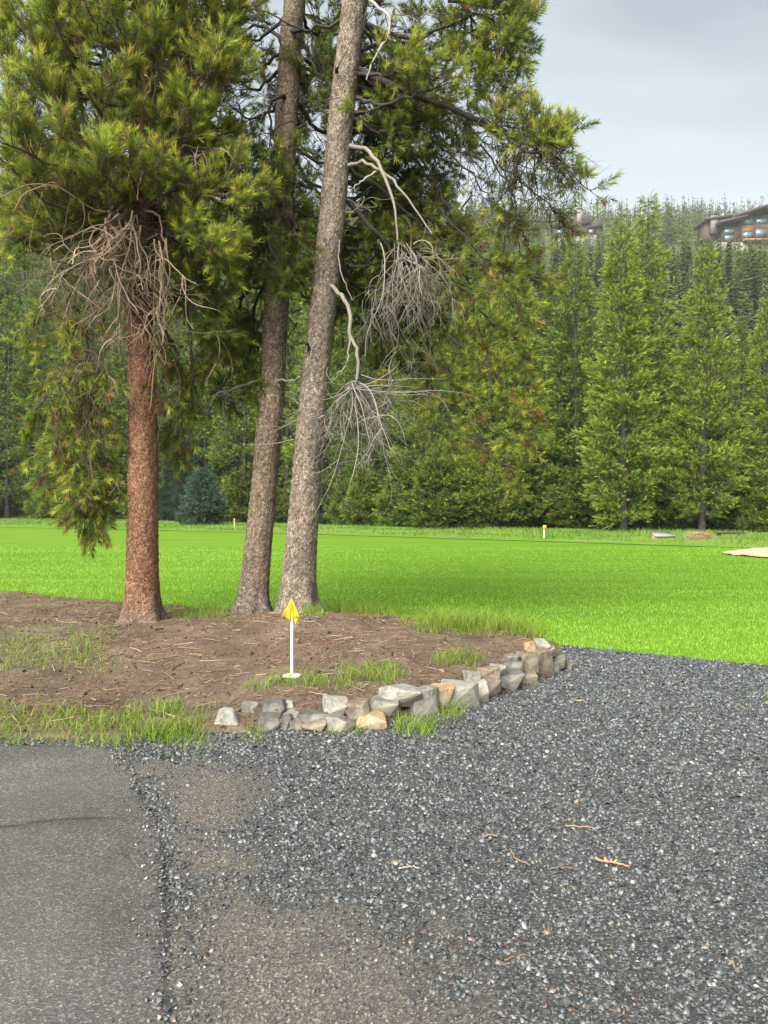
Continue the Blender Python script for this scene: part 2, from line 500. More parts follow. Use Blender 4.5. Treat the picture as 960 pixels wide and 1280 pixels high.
def drive_crack(x, y):
    t = (x + 2.05) / 1.0
    line = 3.62 + 0.2 * np.sin(np.clip(t, 0, 1) * 2.6) + 0.02 * (fbm(x * 9, y * 0, 3) - .5)
    k = 1.2 * np.exp(-((y - line) / 0.02) ** 2) + 0.3 * np.exp(-((y - line + .05) / 0.05) ** 2)
    k = k * np.clip((x + 1.98) * 6, 0, 1) * np.clip((-1.30 - x) * 6, 0, 1) * (0.4 + fbm(x * 14, y * 14, 5))
    k = np.clip(k, 0, 1); return np.stack([k, k, k], -1)
def drive_z(x, y):
    d = poly_sdf(x, y, DRIVE) + 0.05 * (fbm(x * 7, y * 7, 61) - 0.5)
    # a long shallow crack with a lifted lip
    cx, cyv = -1.75, 3.62
    t = (x + 2.05) / 1.0
    line = 3.62 + 0.2 * np.sin(np.clip(t, 0, 1) * 2.6) + 0.02 * (fbm(x * 9, y * 0, 3) - .5)
    crack = np.exp(-((y - line) / 0.014) ** 2) * np.clip((x + 1.98) * 6, 0, 1) * np.clip((-1.30 - x) * 6, 0, 1) * 0.012
    return np.clip(d * 0.9, -0.08, 0.016) + 0.012 * (fbm(x * 1.5, y * 1.5, 71) - 0.5) - crack + 0.008
grid("driveway", np.unique(np.concatenate([np.linspace(-10, -3, 60), np.arange(-3, -0.1, 0.02)])),
     np.unique(np.concatenate([np.linspace(-3, 1.9, 30), np.arange(1.9, 5.06, 0.05), np.arange(3.5, 3.9, 0.012)])), drive_z, M_ASPHALT, drive_crack)

g = Geo()
a0 = Gd(905, 691); pts = [Gd(900, 692), Gd(925, 695.5), Gd(1000, 699), Gd(1100, 690), Gd(1000, 684), Gd(940, 687)]
c = np.mean(pts, 0)
ring = spline(pts + pts[:1], 40)[:-1]
v = np.concatenate([[c], ring]); v[:, 2] = 0.03 + (0.03 * rng.random(len(v)))
g.add(v, t=[[0, 1 + i, 1 + (i + 1) % 39] for i in range(39)])
struct(g.build("sand_patch", M_SAND, smooth=True))

# ------------------------------------------------------------------ batches of small pieces
CHIP_V = np.array([[x, y, z] for z in (-1, 1) for y in (-1, 1) for x in (-1, 1)], float)
CHIP_T = np.array([[4, 5, 7], [4, 7, 6], [0, 1, 5], [0, 5, 4], [2, 6, 7], [2, 7, 3], [0, 4, 6], [0, 6, 2], [1, 3, 7], [1, 7, 5]])
def randrot(n):
    q = unit(rng.normal(size=(n, 4)))
    w_, x, y, z = q.T
    return np.stack([np.stack([1 - 2 * (y * y + z * z), 2 * (x * y - z * w_), 2 * (x * z + y * w_)], -1),
                     np.stack([2 * (x * y + z * w_), 1 - 2 * (x * x + z * z), 2 * (y * z - x * w_)], -1),
                     np.stack([2 * (x * z - y * w_), 2 * (y * z + x * w_), 1 - 2 * (x * x + y * y)], -1)], -2)
def chips(g, pos, size, flat, cols, lie=None):
    n = len(pos)
    v = CHIP_V[None] * (0.3 + 0.7 * rng.random((n, 8, 3))); v[:, 4:, :2] *= (0.15 + 0.75 * rng.random((n, 1, 2))); v[:, 4:, 0] += rng.normal(size=(n, 1)) * .3
    v *= size[:, None, None] * np.stack([np.ones(n), 0.55 + 0.4 * rng.random(n), flat], -1)[:, None]
    if lie is not None:                                   # flat chips lie down with some tilt
        th = rng.random(n) * 2 * np.pi; up = unit(np.stack([rng.normal(size=n) * lie, rng.normal(size=n) * lie, np.ones(n)], -1))
        ex = unit(np.cross(up, np.stack([np.cos(th), np.sin(th), 0 * th], -1))); Rm = np.stack([ex, np.cross(up, ex), up], -1)
    else: Rm = randrot(n)
    v = np.einsum('nij,nkj->nki', Rm, v) + pos[:, None]
    t = CHIP_T[None] + (np.arange(n) * 8)[:, None, None]
    g.add(v, t=t, c=np.repeat(cols, 8, 0))

def pick(n, pal, wts, jit=0.15):
    pal = np.array(pal); i = rng.choice(len(pal), n, p=np.array(wts) / sum(wts))
    return pal[i] * (1 + jit * rng.normal(size=(n, 1))).clip(0.4, 1.8)

# gravel
n = 165000
d2 = 1.6 + (8.8 - 1.6) * rng.random(n) ** 0.9
x2 = (0.53 * d2 + 1.25) * (-1 + 2 * rng.random(n))
keep = (poly_sdf(x2, d2, GRAVEL) > 0.0) & (poly_sdf(x2, d2, DRIVE) < 0.01 + 0.045 * rng.random(n))
sd = sandiness(x2, d2)
keep &= rng.random(n) > sd * 0.55
keep &= rng.random(n) < np.clip(0.35 + d2 * 0.07, 0, 1)
x2, d2, sd = x2[keep], d2[keep], sd[keep]
n = len(x2)
size = (0.006 + 0.004 * rng.random(n) + 0.0115 * rng.random(n) ** 2.2) * (1 - 0.45 * sd) * (0.78 + 0.045 * d2)
red = np.clip((fbm(x2 * 0.8 + 7, d2 * 0.8, 81) - 0.62) * 3, 0, 0.16) + 0.25 * np.clip(1 - np.abs(poly_sdf(x2, d2, SOIL)) / 0.25, 0, 1)
cols = pick(n, [(0.036, 0.041, 0.047), (0.060, 0.068, 0.074), (0.090, 0.096, 0.101), (0.125, 0.130, 0.132), (0.179, 0.175, 0.166), (0.260, 0.251, 0.233), (0.152, 0.121, 0.090)], [26, 34, 23, 11, 2.6, .5, 1.4])
rr = rng.random(n) < red
cols[rr] = pick(int(rr.sum()), [(.085, .055, .046), (.07, .052, .045), (.11, .072, .06)], [3, 3, 1])
g = Geo()
pos = np.stack([x2, d2, np.maximum(gravel_z(x2, d2), drive_z(x2, d2)) + size * 0.25], -1)
chips(g, pos, size * 1.12, 0.22 + 0.3 * rng.random(n), cols, 0.45)
NGRAVEL = n
# a spill of loose chips along the edge of the asphalt and a few on it
n = 900
i = rng.integers(3, 8, n); f = rng.random(n)
dp = np.array(DRIVE); xy = dp[i] * (1 - f[:, None]) + dp[i + 1] * f[:, None]
xy = xy + rng.normal(size=(n, 2)) * 0.05 - np.array([0.05, 0]) * (rng.random((n, 1)) < 0.3)
sz = 0.003 + 0.008 * rng.random(n) ** 2
chips(g, np.stack([xy[:, 0], xy[:, 1], np.maximum(drive_z(xy[:, 0], xy[:, 1]), 0.01) + sz * .4], -1), sz, 0.6 * np.ones(n),
      pick(n, [(.08, .085, .09), (.14, .14, .135), (.14, .085, .06), (.4, .38, .34)], [5, 4, 3, 1]))
stuff(g.build("gravel_stones", M_CHIP), "loose dark grey crushed gravel covering the parking area", "gravel")

# soil litter
n = 24000
yy = 5.1 + 8 * rng.random(n); xx = yy * (-0.6 + 0.85 * rng.random(n))
keep = poly_sdf(xx, yy, SOIL) > 0.05
keep &= fbm(xx * 1.3, yy * 1.3, 91) > 0.33 + 0.25 * rng.random(n) - 0.1
xx, yy = xx[keep], yy[keep]; n = len(xx)
dr = rng.random(n) * np.pi
ln = 0.012 + 0.05 * rng.random(n) ** 2
dv = np.stack([np.cos(dr), np.sin(dr), 0.25 * rng.normal(size=n)], -1) * ln[:, None]
p0 = np.stack([xx, yy, soil_z(xx, yy) + 0.006], -1)
pts = np.stack([p0 - dv, p0 + dv], 1)
rad = np.stack([.0014 + .0016 * rng.random(n), np.full(n, .0011)], 1)
g = Geo()
tubes(g, pts, rad, 3, pick(n, [(.20, .115, .065), (.13, .075, .045), (.30, .21, .13), (.22, .12, .08), (.40, .33, .24)], [5, 5, 3, 3, .7]))
n = 420                                           # sticks and straw
yy = 5.4 + 6 * rng.random(n); xx = yy * (-0.5 + 0.6 * rng.random(n))
k = poly_sdf(xx, yy, SOIL) > 0.15; xx, yy = xx[k], yy[k]; n = len(xx)
dr = rng.random(n) * np.pi; ln = 0.05 + 0.13 * rng.random(n) ** 2
dv = np.stack([np.cos(dr), np.sin(dr), 0.08 * rng.normal(size=n)], -1) * ln[:, None]
p0 = np.stack([xx, yy, soil_z(xx, yy) + 0.012], -1)
tubes(g, np.stack([p0 - dv, p0 + 0.12 * ln[:, None] * rng.normal(size=(n, 3)) * [1, 1, .2], p0 + dv], 1), np.tile([.0035, .0032, .002], (n, 1)) * (0.6 + .9 * rng.random((n, 1))), 4,
      pick(n, [(.22, .16, .11), (.12, .085, .06), (.30, .24, .17)], [3, 3, 2]))
n = 6000
yy = 5.1 + 8 * rng.random(n); xx = yy * (-0.6 + 0.85 * rng.random(n))
k = poly_sdf(xx, yy, SOIL) > 0.03; xx, yy = xx[k], yy[k]; n = len(xx)
sz = 0.005 + 0.022 * rng.random(n) ** 5
chips(g, np.stack([xx, yy, soil_z(xx, yy) + sz * .2], -1), sz, 0.7 * np.ones(n), pick(n, [(.085, .057, .04), (.11, .073, .048), (.15, .10, .065), (.065, .045, .034)], [3, 4, 2, 1.5]))
stuff(g.build("needle_litter", M_LITTER), "brown needle litter and clods scattered over the bare soil bed", "litter")

# ------------------------------------------------------------------ grass
def blades(g, base, h, wd, cols, lean=0.5, segs=3):
    n = len(base)
    an = rng.random(n) * 2 * np.pi; ld = np.stack([np.cos(an), np.sin(an), 0 * an], -1)
    a2 = rng.random(n) * np.pi; wv = np.stack([np.cos(a2), np.sin(a2), 0 * a2], -1) * wd[:, None] / 2
    lean = lean * (0.3 + rng.random(n))
    vs_ = []
    for s in range(segs + 1):
        u = s / segs
        c0 = base + ld * (h * lean * u ** 2)[:, None] + np.array([0, 0, 1.]) * (h * (u - 0.25 * lean * u ** 2))[:, None]
        ww = wv * (1 - u) ** 0.6
        if s < segs: vs_ += [c0 - ww, c0 + ww]
        else: vs_ += [c0]
    v = np.stack(vs_, 1); k = v.shape[1]
    b0 = (np.arange(n) * k)[:, None]
    q = [[2 * s, 2 * s + 1, 2 * s + 3, 2 * s + 2] for s in range(segs - 1)]
    e = 2 * (segs - 1)
    t = b0 + np.array([[e, e + 1, e + 2]])
    qq = (b0[:, None] + np.array(q)[None]).reshape(-1, 4) if q else None
    cc = np.repeat(cols[:, None], k, 1) * np.linspace(0.8, 1.15, k)[None, :, None]
    g.add(v, t=t, q=qq, c=cc.reshape(-1, 3))

GPAL = [(.10, .19, .016), (.14, .24, .022), (.19, .28, .03), (.25, .30, .045), (.30, .27, .12)]
# mown lawn, nearest strip
g = Geo()
n = 215000
yy = 7.2 + 19 * rng.random(n) ** 1.7; xx = (0.53 * yy + 1.3) * (-1 + 2 * rng.random(n))
ld = poly_sdf(xx, yy, SOIL); gd = poly_sdf(xx, yy, GRAVEL)
k = (ld < 0.05) & (gd < -0.01 + .03 * rng.random(n)); xx, yy, ld, gd = xx[k], yy[k], ld[k], gd[k]; n = len(xx)
h = (0.018 + 0.022 * rng.random(n)) * (1 + 0.8 * np.exp(ld / 0.25))
st = fbm(xx * 0.2, yy * 1.7, 101)[:, None]
blades(g, np.stack([xx, yy, 0 * xx], -1), h, 0.003 + 0.0009 * yy, (pick(n, [(0.108, 0.211, 0.017), (0.124, 0.238, 0.021), (0.151, 0.259, 0.025)], [3, 5, 2], .12) * (1.15 + 0.7 * st)), 0.6, 1)
stuff(g.build("lawn_grass", M_GRASS), "bright green mown lawn grass on the wide field", "grass")

# rough clumps round the bed
g = Geo()
def patch(px0, px1, py0, py1, count, h, clump=0.5, zoff=0.0, pal=GPAL, wts=(2, 4, 4, 2, .6), seed=1, thr=0.45):
    px = px0 + (px1 - px0) * rng.random(count * 3); py = py0 + (py1 - py0) * rng.random(count * 3)
    b = np.array([Gd(a_, c_, 0.08) for a_, c_ in zip(px, py)])
    f = 0.55 * fbm(b[:, 0] * 2.6, b[:, 1] * 2.6, seed, 3) + 0.45 * fbm(b[:, 0] * 11, b[:, 1] * 11, seed + 5, 2)
    ex = np.minimum(np.minimum(px - px0, px1 - px) / (px1 - px0), np.minimum(py - py0, py1 - py) / (py1 - py0))
    k = f + np.clip(ex, 0, .3) * 1.1 > thr + 0.24 + 0.14 * rng.random(len(f))
    stray = rng.random(len(f)) < 0.012
    k |= stray
    b = b[k][:count]; f = f[k][:count]; ex = ex[k][:count]
    b[:, 2] = np.where(poly_sdf(b[:, 0], b[:, 1], SOIL) > 0, soil_z(b[:, 0], b[:, 1]), 0.0) - 0.01
    hh = h * (0.45 + 0.75 * rng.random(len(b))) * (0.35 + 1.3 * f) * np.clip(ex / .22, .4, 1)
    blades(g, b, hh, 0.003 + 0.0035 * rng.random(len(b)), pick(len(b), pal, wts, .15), 0.75, 3)
patch(-200, 320, 866, 934, 3400, 0.12, seed=2, thr=.36)
patch(120, 285, 878, 922, 1200, 0.16, seed=3, thr=.45)
patch(290, 470, 862, 880, 500, 0.13, seed=4)
patch(400, 520, 846, 876, 560, 0.13, seed=5)
patch(515, 625, 832, 856, 520, 0.15, seed=6)
patch(500, 700, 768, 815, 3000, 0.26, seed=7, thr=.36)
patch(520, 700, 775, 815, 1500, 0.28, seed=17, thr=.3)
patch(-160, 200, 774, 848, 4200, 0.10, seed=8, thr=.29)
patch(200, 300, 758, 792, 900, 0.14, seed=9, thr=.42)
patch(-80, 300, 728, 772, 1500, 0.09, seed=10, thr=.36)
patch(372, 408, 772, 800, 350, 0.22, seed=11, thr=.3)
patch(395, 520, 750, 785, 1200, 0.20, seed=12, thr=.38)
patch(300, 335, 758, 780, 120, 0.2, seed=13, thr=.3)
patch(480, 560, 885, 912, 420, 0.17, seed=14, thr=.3)
patch(545, 585, 870, 894, 250, 0.15, seed=15, thr=.3)
patch(300, 335, 900, 922, 160, 0.12, seed=16, thr=.3)
patch(655, 680, 842, 856, 70, 0.08, seed=18, thr=.3)
patch(735, 800, 850, 880, 60, 0.06, seed=19, thr=.5)
patch(915, 990, 845, 885, 160, 0.07, seed=20, thr=.48)
patch(400, 475, 893, 912, 130, 0.1, seed=23, thr=.4)
patch(150, 600, 800, 880, 260, 0.08, seed=24, thr=.55)
stuff(g.build("rough_grass", M_GRASS), "ragged tufts of tall green grass round the soil bed", "grass")

# meadow strip before the trees
g = Geo()
n = 42000
xx = -50 + 85 * rng.random(n)
u = rng.random(n) * 1.12
yy = lawn_far(xx) * (1 - u) + tree_line(xx) * u
z0 = 0.02 + 0.5 * (fbm(xx * .5, yy * .5, 21) - 0.4) * np.sin(np.pi * np.clip(u * .93, 0, 1))
hh = (0.08 + 0.16 * rng.random(n)) * (0.5 + fbm(xx * .4, yy * .4, 33)) * np.clip(u * 5, .3, 1)
wl = np.clip((fbm(xx * .35, yy * .35, 37) - .5) * 4, 0, 1)[:, None]
cc = pick(n, [(.085, .18, .014), (.11, .21, .02), (.15, .22, .04)], [3, 4, 2]) * (1 - wl) + pick(n, [(.20, .19, .085), (.15, .20, .04)], [1, 2]) * wl
blades(g, np.stack([xx, yy, z0 - 0.02], -1), hh, 0.025 + 0.03 * rng.random(n), cc, 0.5, 1)
stuff(g.build("meadow_grass", M_GRASS), "longer yellow green grass between mown lawn and forest edge", "grass")

# ------------------------------------------------------------------ stones of the border
def hull_mesh(v, bev):
    bm = bmesh.new()
    for p_ in v: bm.verts.new(p_)
    r_ = bmesh.ops.convex_hull(bm, input=bm.verts)
    bmesh.ops.delete(bm, geom=list({x for x in r_['geom_interior'] + r_['geom_unused'] if isinstance(x, bmesh.types.BMVert)}), context='VERTS')
    bmesh.ops.dissolve_limit(bm, angle_limit=R(14), verts=bm.verts, edges=bm.edges)
    bmesh.ops.bevel(bm, geom=bm.edges[:], offset=bev, segments=1, affect='EDGES', profile=.6)
    bmesh.ops.triangulate(bm, faces=bm.faces[:])
    bmesh.ops.subdivide_edges(bm, edges=[e_ for e_ in bm.edges if e_.calc_length() > bev * 2.5], cuts=1)
    bmesh.ops.triangulate(bm, faces=bm.faces[:])
    for vv in bm.verts: vv.co += Vector(rng.normal(size=3)) * bev * 0.16
    me = bpy.data.meshes.new("stone"); bm.to_mesh(me); bm.free(); me.materials.append(M_STONE)
    return me
border = thing("rock_border", "low dry stacked border of grey and tan rocks along the gravel", "rock wall", (0.3, 6.0, 0))
GREY, PALE, DARK, TAN, BRN, RED = (0.136, 0.128, 0.113), (0.209, 0.202, 0.178), (0.077, 0.074, 0.068), (0.224, 0.155, 0.085), (0.128, 0.100, 0.074), (0.155, 0.116, 0.093)
STONES = [
 (265, 303, 886, 918, PALE, 'pyr'), (303, 326, 876, 897, GREY, ''), (323, 356, 876, 897, DARK, 'tilt'), (352, 370, 875, 892, PALE, 'pyr'),
 (320, 350, 893, 920, DARK, ''), (345, 367, 896, 919, DARK, 'tilt'), (352, 378, 887, 905, GREY, ''), (359, 379, 899, 917, BRN, ''),
 (374, 409, 888, 904, DARK, 'flat'), (375, 408, 899, 917, BRN, ''), (403, 433, 873, 897, PALE, ''), (403, 440, 894, 918, GREY, ''),
 (430, 462, 876, 899, BRN, ''), (437, 481, 890, 911, TAN, ''), (461, 496, 873, 894, GREY, ''), (477, 528, 855, 884, PALE, ''),
 (512, 549, 860, 897, GREY, ''), (529, 568, 857, 887, TAN, ''), (547, 595, 854, 882, PALE, ''), (585, 608, 850, 880, PALE, ''),
 (589, 624, 846, 871, RED, ''), (598, 624, 834, 862, BRN, ''), (581, 602, 838, 857, GREY, ''), (611, 635, 831, 847, PALE, ''),
 (619, 652, 838, 863, DARK, ''), (626, 652, 825, 838, DARK, 'flat'), (631, 652, 819, 832, GREY, 'flat'), (643, 669, 835, 855, BRN, ''),
 (645, 671, 815, 839, BRN, ''), (665, 691, 811, 845, RED, ''), (656, 672, 802, 818, TAN, ''), (665, 686, 799, 815, PALE, ''),
 (668, 692, 805, 819, GREY, 'flat'), (683, 705, 816, 836, DARK, 'tilt'), (683, 698, 827, 843, GREY, ''), (690, 712, 826, 840, BRN, 'flat'),
]
BX = [265, 340, 440, 480, 545, 606, 650, 690, 712]; BY = [917, 919, 917, 909, 896, 878, 861, 844, 836]
for k, (xa, xb, ya, yb, colr, kind) in enumerate(STONES):
    cxp, cyp = (xa + xb) / 2, (ya + yb) / 2
    yb0 = np.interp(cxp, BX, BY)
    Y = Gd(cxp, yb0, 0.0)[1] + 0.10 + np.clip((yb0 - yb) / 60, 0, 1) * 0.35
    c = P(cxp, cyp, Y)
    wd = (xb - xa) / FPX * Y * 0.57; ht = (yb - ya) / FPX * Y * 0.545
    m_ = 15
    v = rng.uniform(-1, 1, size=(m_, 3)); ax_ = rng.integers(0, 3, m_); v[np.arange(m_), ax_] = np.sign(v[np.arange(m_), ax_])
    v = np.concatenate([v, np.array([[x, y, z] for x in (-1, 1) for y in (-1, 1) for z in (-1, 1)]) * rng.uniform(.3, .9, size=(8, 3))])
    if kind == 'pyr': v[:, 0] *= np.interp(v[:, 2], [-1, 1], [1.1, 0.45]); v[:, 1] *= np.interp(v[:, 2], [-1, 1], [1.05, 0.4])
    v /= np.abs(v).max(0)
    v *= np.array([wd, max(wd, ht) * (0.75 + 0.3 * rng.random()), ht])
    a = {'tilt': -0.22, 'flat': 0.06}.get(kind, rng.normal() * 0.10)
    ca, sa = math.cos(a), math.sin(a)
    v = np.stack([v[:, 0] * ca + v[:, 2] * sa, v[:, 1], -v[:, 0] * sa + v[:, 2] * ca], 1)
    o = link("stone", hull_mesh(v, min(wd, ht) * 0.065), border)
    o.location = Vector(c) - border.location
    o.color = (*(np.array(colr) * (0.9 + 0.25 * rng.random())), 1)

# ------------------------------------------------------------------ conifers: shoots of needles
def shoot_template(nn, L, nl, wd, spread=0.75, seed=0, curve=0.0):
    r = np.random.default_rng(seed)
    t = np.sort(r.random(nn)) ** 0.8
    ph = r.random(nn) * 2 * np.pi
    a = spread * (1.15 - 0.75 * t) * (0.75 + 0.5 * r.random(nn))
    rad = np.stack([np.cos(ph), np.sin(ph), 0 * ph], -1)
    d = rad * np.sin(a)[:, None] + np.array([0, 0, 1.]) * np.cos(a)[:, None]
    b = np.stack([0 * t, 0 * t, t * L], -1)
    l = nl * (0.75 + 0.4 * r.random(nn))
    sd_ = unit(np.cross(d, r.normal(size=(nn, 3)))) * wd / 2
    v = np.stack([b - sd_, b + sd_, b + d * l[:, None]], 1)
    return v, t
def put_shoots(g, tmpl, pos, dirs, scale, col_base, col_tip):
    m = len(pos)
    idx = rng.integers(0, len(tmpl), m)
    a, b, d = frames(dirs)
    th = rng.random(m) * 2 * np.pi
    a2 = a * np.cos(th)[:, None] + b * np.sin(th)[:, None]; b2 = np.cross(d, a2)
    for k, (tv, tt) in enumerate(tmpl):
        s = idx == k; c = int(s.sum())
        if not c: continue
        Rm = np.stack([a2[s], b2[s], d[s]], -1) * scale[s][:, None, None]
        v = np.einsum('mij,nkj->mnki', Rm, tv) + pos[s][:, None, None]
        nn = len(tt)
        mixv = np.clip(tt * 1.1 - 0.1, 0, 1)[None, :, None]
        cc = col_base[s][:, None] * (1 - mixv) + col_tip[s][:, None] * mixv
        cc = np.repeat(cc[:, :, None], 3, 2)
        t = np.arange(c * nn * 3).reshape(-1, 3)
        g.add(v.reshape(-1, 3), t=t, c=cc.reshape(-1, 3))

FG_T = [shoot_template(42, 0.135, 0.072, 0.0072, 1.05, s) for s in range(4)]
FG_S = [shoot_template(30, 0.085, 0.064, 0.0072, 1.1, s + 9) for s in range(3)]

def cubic_twigs(p0, d0, ln, bend, n=5):
    """m curved twigs: start, direction, length, bend vector"""
    u = np.linspace(0, 1, n)
    return p0[:, None] + d0[:, None] * (ln[:, None] * u)[..., None] + bend[:, None] * (ln[:, None] * u ** 2)[..., None]

class Tree:
    def __init__(s, name, label, axis_px, Yd, bark, gseed):
        s.Y = Yd
        pts = [P(px, py, Yd) for px, py, wpx in axis_px]
        s.rad = [wpx * .82 / 2 / FPX * Yd for _, _, wpx in axis_px]
        s.pts = np.array(pts)
        b = s.pts[0].copy(); b[2] = float(soil_z(b[0], b[1]))
        s.root = thing(name, label, "tree", tuple(b))
        s.base = b
        s.off = -b
        s.needle = Geo(); s.wood = Geo(); s.sh = []
        s.build_trunk(bark, gseed)
    def at(s, z):
        return np.array([np.interp(z, s.pts[:, 2], s.pts[:, i]) for i in range(3)]), float(np.interp(z, s.pts[:, 2], s.rad))
    def build_trunk(s, bark, seed):
        zt = s.pts[-1, 2]; z0 = s.base[2] - 0.15
        zs = np.concatenate([np.arange(z0, 7.8, 0.026), np.arange(7.9, zt, 0.2)])
        cen = np.stack([np.interp(zs, s.pts[:, 2], s.pts[:, i]) for i in range(2)] , -1)
        # smooth the axis
        k = np.ones(25) / 25
        for i in range(2):
            e = np.concatenate([np.full(12, cen[0, i]), cen[:, i], np.full(12, cen[-1, i])]); cen[:, i] = np.convolve(e, k, 'valid')
        r = np.interp(zs, s.pts[:, 2], s.rad)
        S = 72
        th = np.arange(S) / S * 2 * np.pi
        Z, T = np.meshgrid(zs, th, indexing='ij')
        hh = Z - s.base[2]
        lob = 0.5 + 0.5 * np.cos(T * 5 + seed + 1.3 * np.sin(T + seed))
        flare = np.exp(-np.clip(hh, -.1, 9) / 0.16) * (0.25 + 0.5 * lob) + 0.12 * np.exp(-np.clip(hh, 0, 9) / 0.5)
        rr = r[:, None] * (1 + flare) * (1 + 0.05 * (fbm(np.cos(T) * 1.5 + seed, np.sin(T) * 1.5 + Z * .6, seed) - .5))
        rep = max(3, round(2 * np.pi * 0.2 / 0.036))
        u = T / (2 * np.pi) * rep
        d1, d2_, idv = worley(u, Z / 0.055 + 0.3 * np.sin(T * 3), seed)
        seam = np.clip((d2_ - d1) * 3, 0, 1)
        rr = rr + 0.009 * seam * (0.5 + idv) + 0.003 * vnoise(u * 3, Z * 60, seed)
        v = np.stack([cen[:, 0][:, None] + rr * np.cos(T), cen[:, 1][:, None] + rr * np.sin(T), Z], -1)
        lo, hi, base = [np.array(c_) for c_ in bark]
        mixv = np.clip(idv * 1.1 - .05, 0, 1)[..., None]
        cc = (lo * (1 - mixv) + hi * mixv) * 0.78
        st = np.clip(1 - hh / 0.42 + 0.5 * (fbm(T * 2, Z * 3, seed + 3) - .5), 0, 1)[..., None]   # damp stained foot
        cc = cc * (1 - 0.75 * st) + base * 0.75 * st
        n_, m_ = Z.shape
        i = np.arange(n_ - 1)[:, None] * S; j = np.arange(S)[None]
        q = np.stack([i + j, i + (j + 1) % S, i + S + (j + 1) % S, i + S + j], -1)
        g = Geo(); g.add(v + s.off, q=q, c=cc.reshape(-1, 3))
        g.build("trunk", M_BARK, s.root, smooth=True)
    def limb(s, ctrl, r0, brl=0.55, nb=None, dens=1.0, up=0.35, droop=0.0, tone=1.0, yellow=0.3, t0=0.25, part=False, wcol=(.10, .075, .055), brown=0.04):
        n = 14
        pts = spline(ctrl, n)
        pts[1:-1] += rng.normal(size=(n - 2, 3)) * 0.018
        ln = np.linalg.norm(np.diff(pts, axis=0), axis=1).sum()
        rad = r0 * np.linspace(1, 0.22, n) ** 0.9
        if part:
            g = Geo(); tubes(g, pts + s.off, rad, 8, wcol); g.build("limb", M_WOOD, s.root, smooth=True)
        else:
            tubes(s.wood, pts + s.off, rad, 5, wcol)
        nb = nb or max(4, int(ln * 8.5 * dens))
        t = np.clip(t0 + (1 - t0) * rng.random(nb) ** 0.85, 0, 0.999); t[:2] = 0.99
        fi = t * (n - 1); i0 = fi.astype(int); f = (fi - i0)[:, None]
        p = pts[i0] * (1 - f) + pts[np.minimum(i0 + 1, n - 1)] * f
        tan = unit(pts[np.minimum(i0 + 1, n - 1)] - pts[i0])
        lat = rng.normal(size=(nb, 3)); lat[:, 2] *= 0.55
        d = unit(tan * 0.55 + unit(lat) * 0.95 + np.array([0, 0, up * 0.5 - droop]))
        d[:2] = unit(tan[:2] + 0.2 * lat[:2])
        bl = brl * (0.45 + 0.75 * rng.random(nb)) * (1.15 - 0.45 * t)
        bend = np.array([0, 0, 0.35 * up - 0.55 * droop]) + 0.15 * rng.normal(size=(nb, 3))
        tw = cubic_twigs(p, d, bl, bend)
        tubes(s.wood, tw + s.off, (0.0075 * np.linspace(1, .35, 5))[None] * (0.7 + .6 * rng.random((nb, 1))), 3, wcol)
        ns = max(3, int(round(brl * 25)))
        K = nb * ns
        ti = np.repeat(np.arange(nb), ns); u = 0.5 + 0.5 * rng.random(K) ** 0.8; u[::ns] = 1.0
        fu = u * 4; j0 = np.minimum(fu.astype(int), 3); f = (fu - j0)[:, None]
        q = tw[ti, j0] * (1 - f) + tw[ti, j0 + 1] * f
        td = unit(tw[ti, j0 + 1] - tw[ti, j0])
        sd_ = unit(td * 0.8 + rng.normal(size=(K, 3)) * 0.55 + np.array([0, 0, up - droop * 0.9]))
        # short stalks carry the shoots
        sl = 0.03 + 0.09 * rng.random(K)
        st = cubic_twigs(q, unit(td * .4 + sd_), sl, 0.1 * sd_, 2)
        tubes(s.wood, st + s.off, np.tile(np.array([.004, .0022]), (K, 1)), 3, (.13, .09, .06))
        s.sh.append((st[:, -1], sd_, 0.88 + 0.6 * rng.random(K), np.full(K, tone), np.full(K, yellow), np.full(K, brown)))
    def crown(s):
        pos, d, sc, tone, yel, brn = [np.concatenate(x) for x in zip(*s.sh)]
        kp = (pos[:, 2] < 8.3) | (rng.random(len(pos)) < .5)       # the lofty top is sparser
        pos, d, sc, tone, yel, brn = pos[kp], d[kp], sc[kp], tone[kp], yel[kp], brn[kp]
        m = len(pos)
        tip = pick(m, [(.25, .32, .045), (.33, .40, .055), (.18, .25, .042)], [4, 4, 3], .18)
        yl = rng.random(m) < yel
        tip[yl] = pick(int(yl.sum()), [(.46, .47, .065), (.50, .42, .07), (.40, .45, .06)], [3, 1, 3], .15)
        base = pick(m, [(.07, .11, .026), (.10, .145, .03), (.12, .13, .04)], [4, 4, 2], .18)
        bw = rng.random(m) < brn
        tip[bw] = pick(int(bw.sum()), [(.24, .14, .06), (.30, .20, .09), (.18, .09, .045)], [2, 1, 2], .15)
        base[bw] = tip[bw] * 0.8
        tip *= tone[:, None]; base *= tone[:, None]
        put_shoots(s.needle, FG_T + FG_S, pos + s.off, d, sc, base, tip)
        s.needle.build("crown", M_NEEDLE, s.root)
        s.wood.build("branchwork", M_WOOD, s.root, smooth=True)
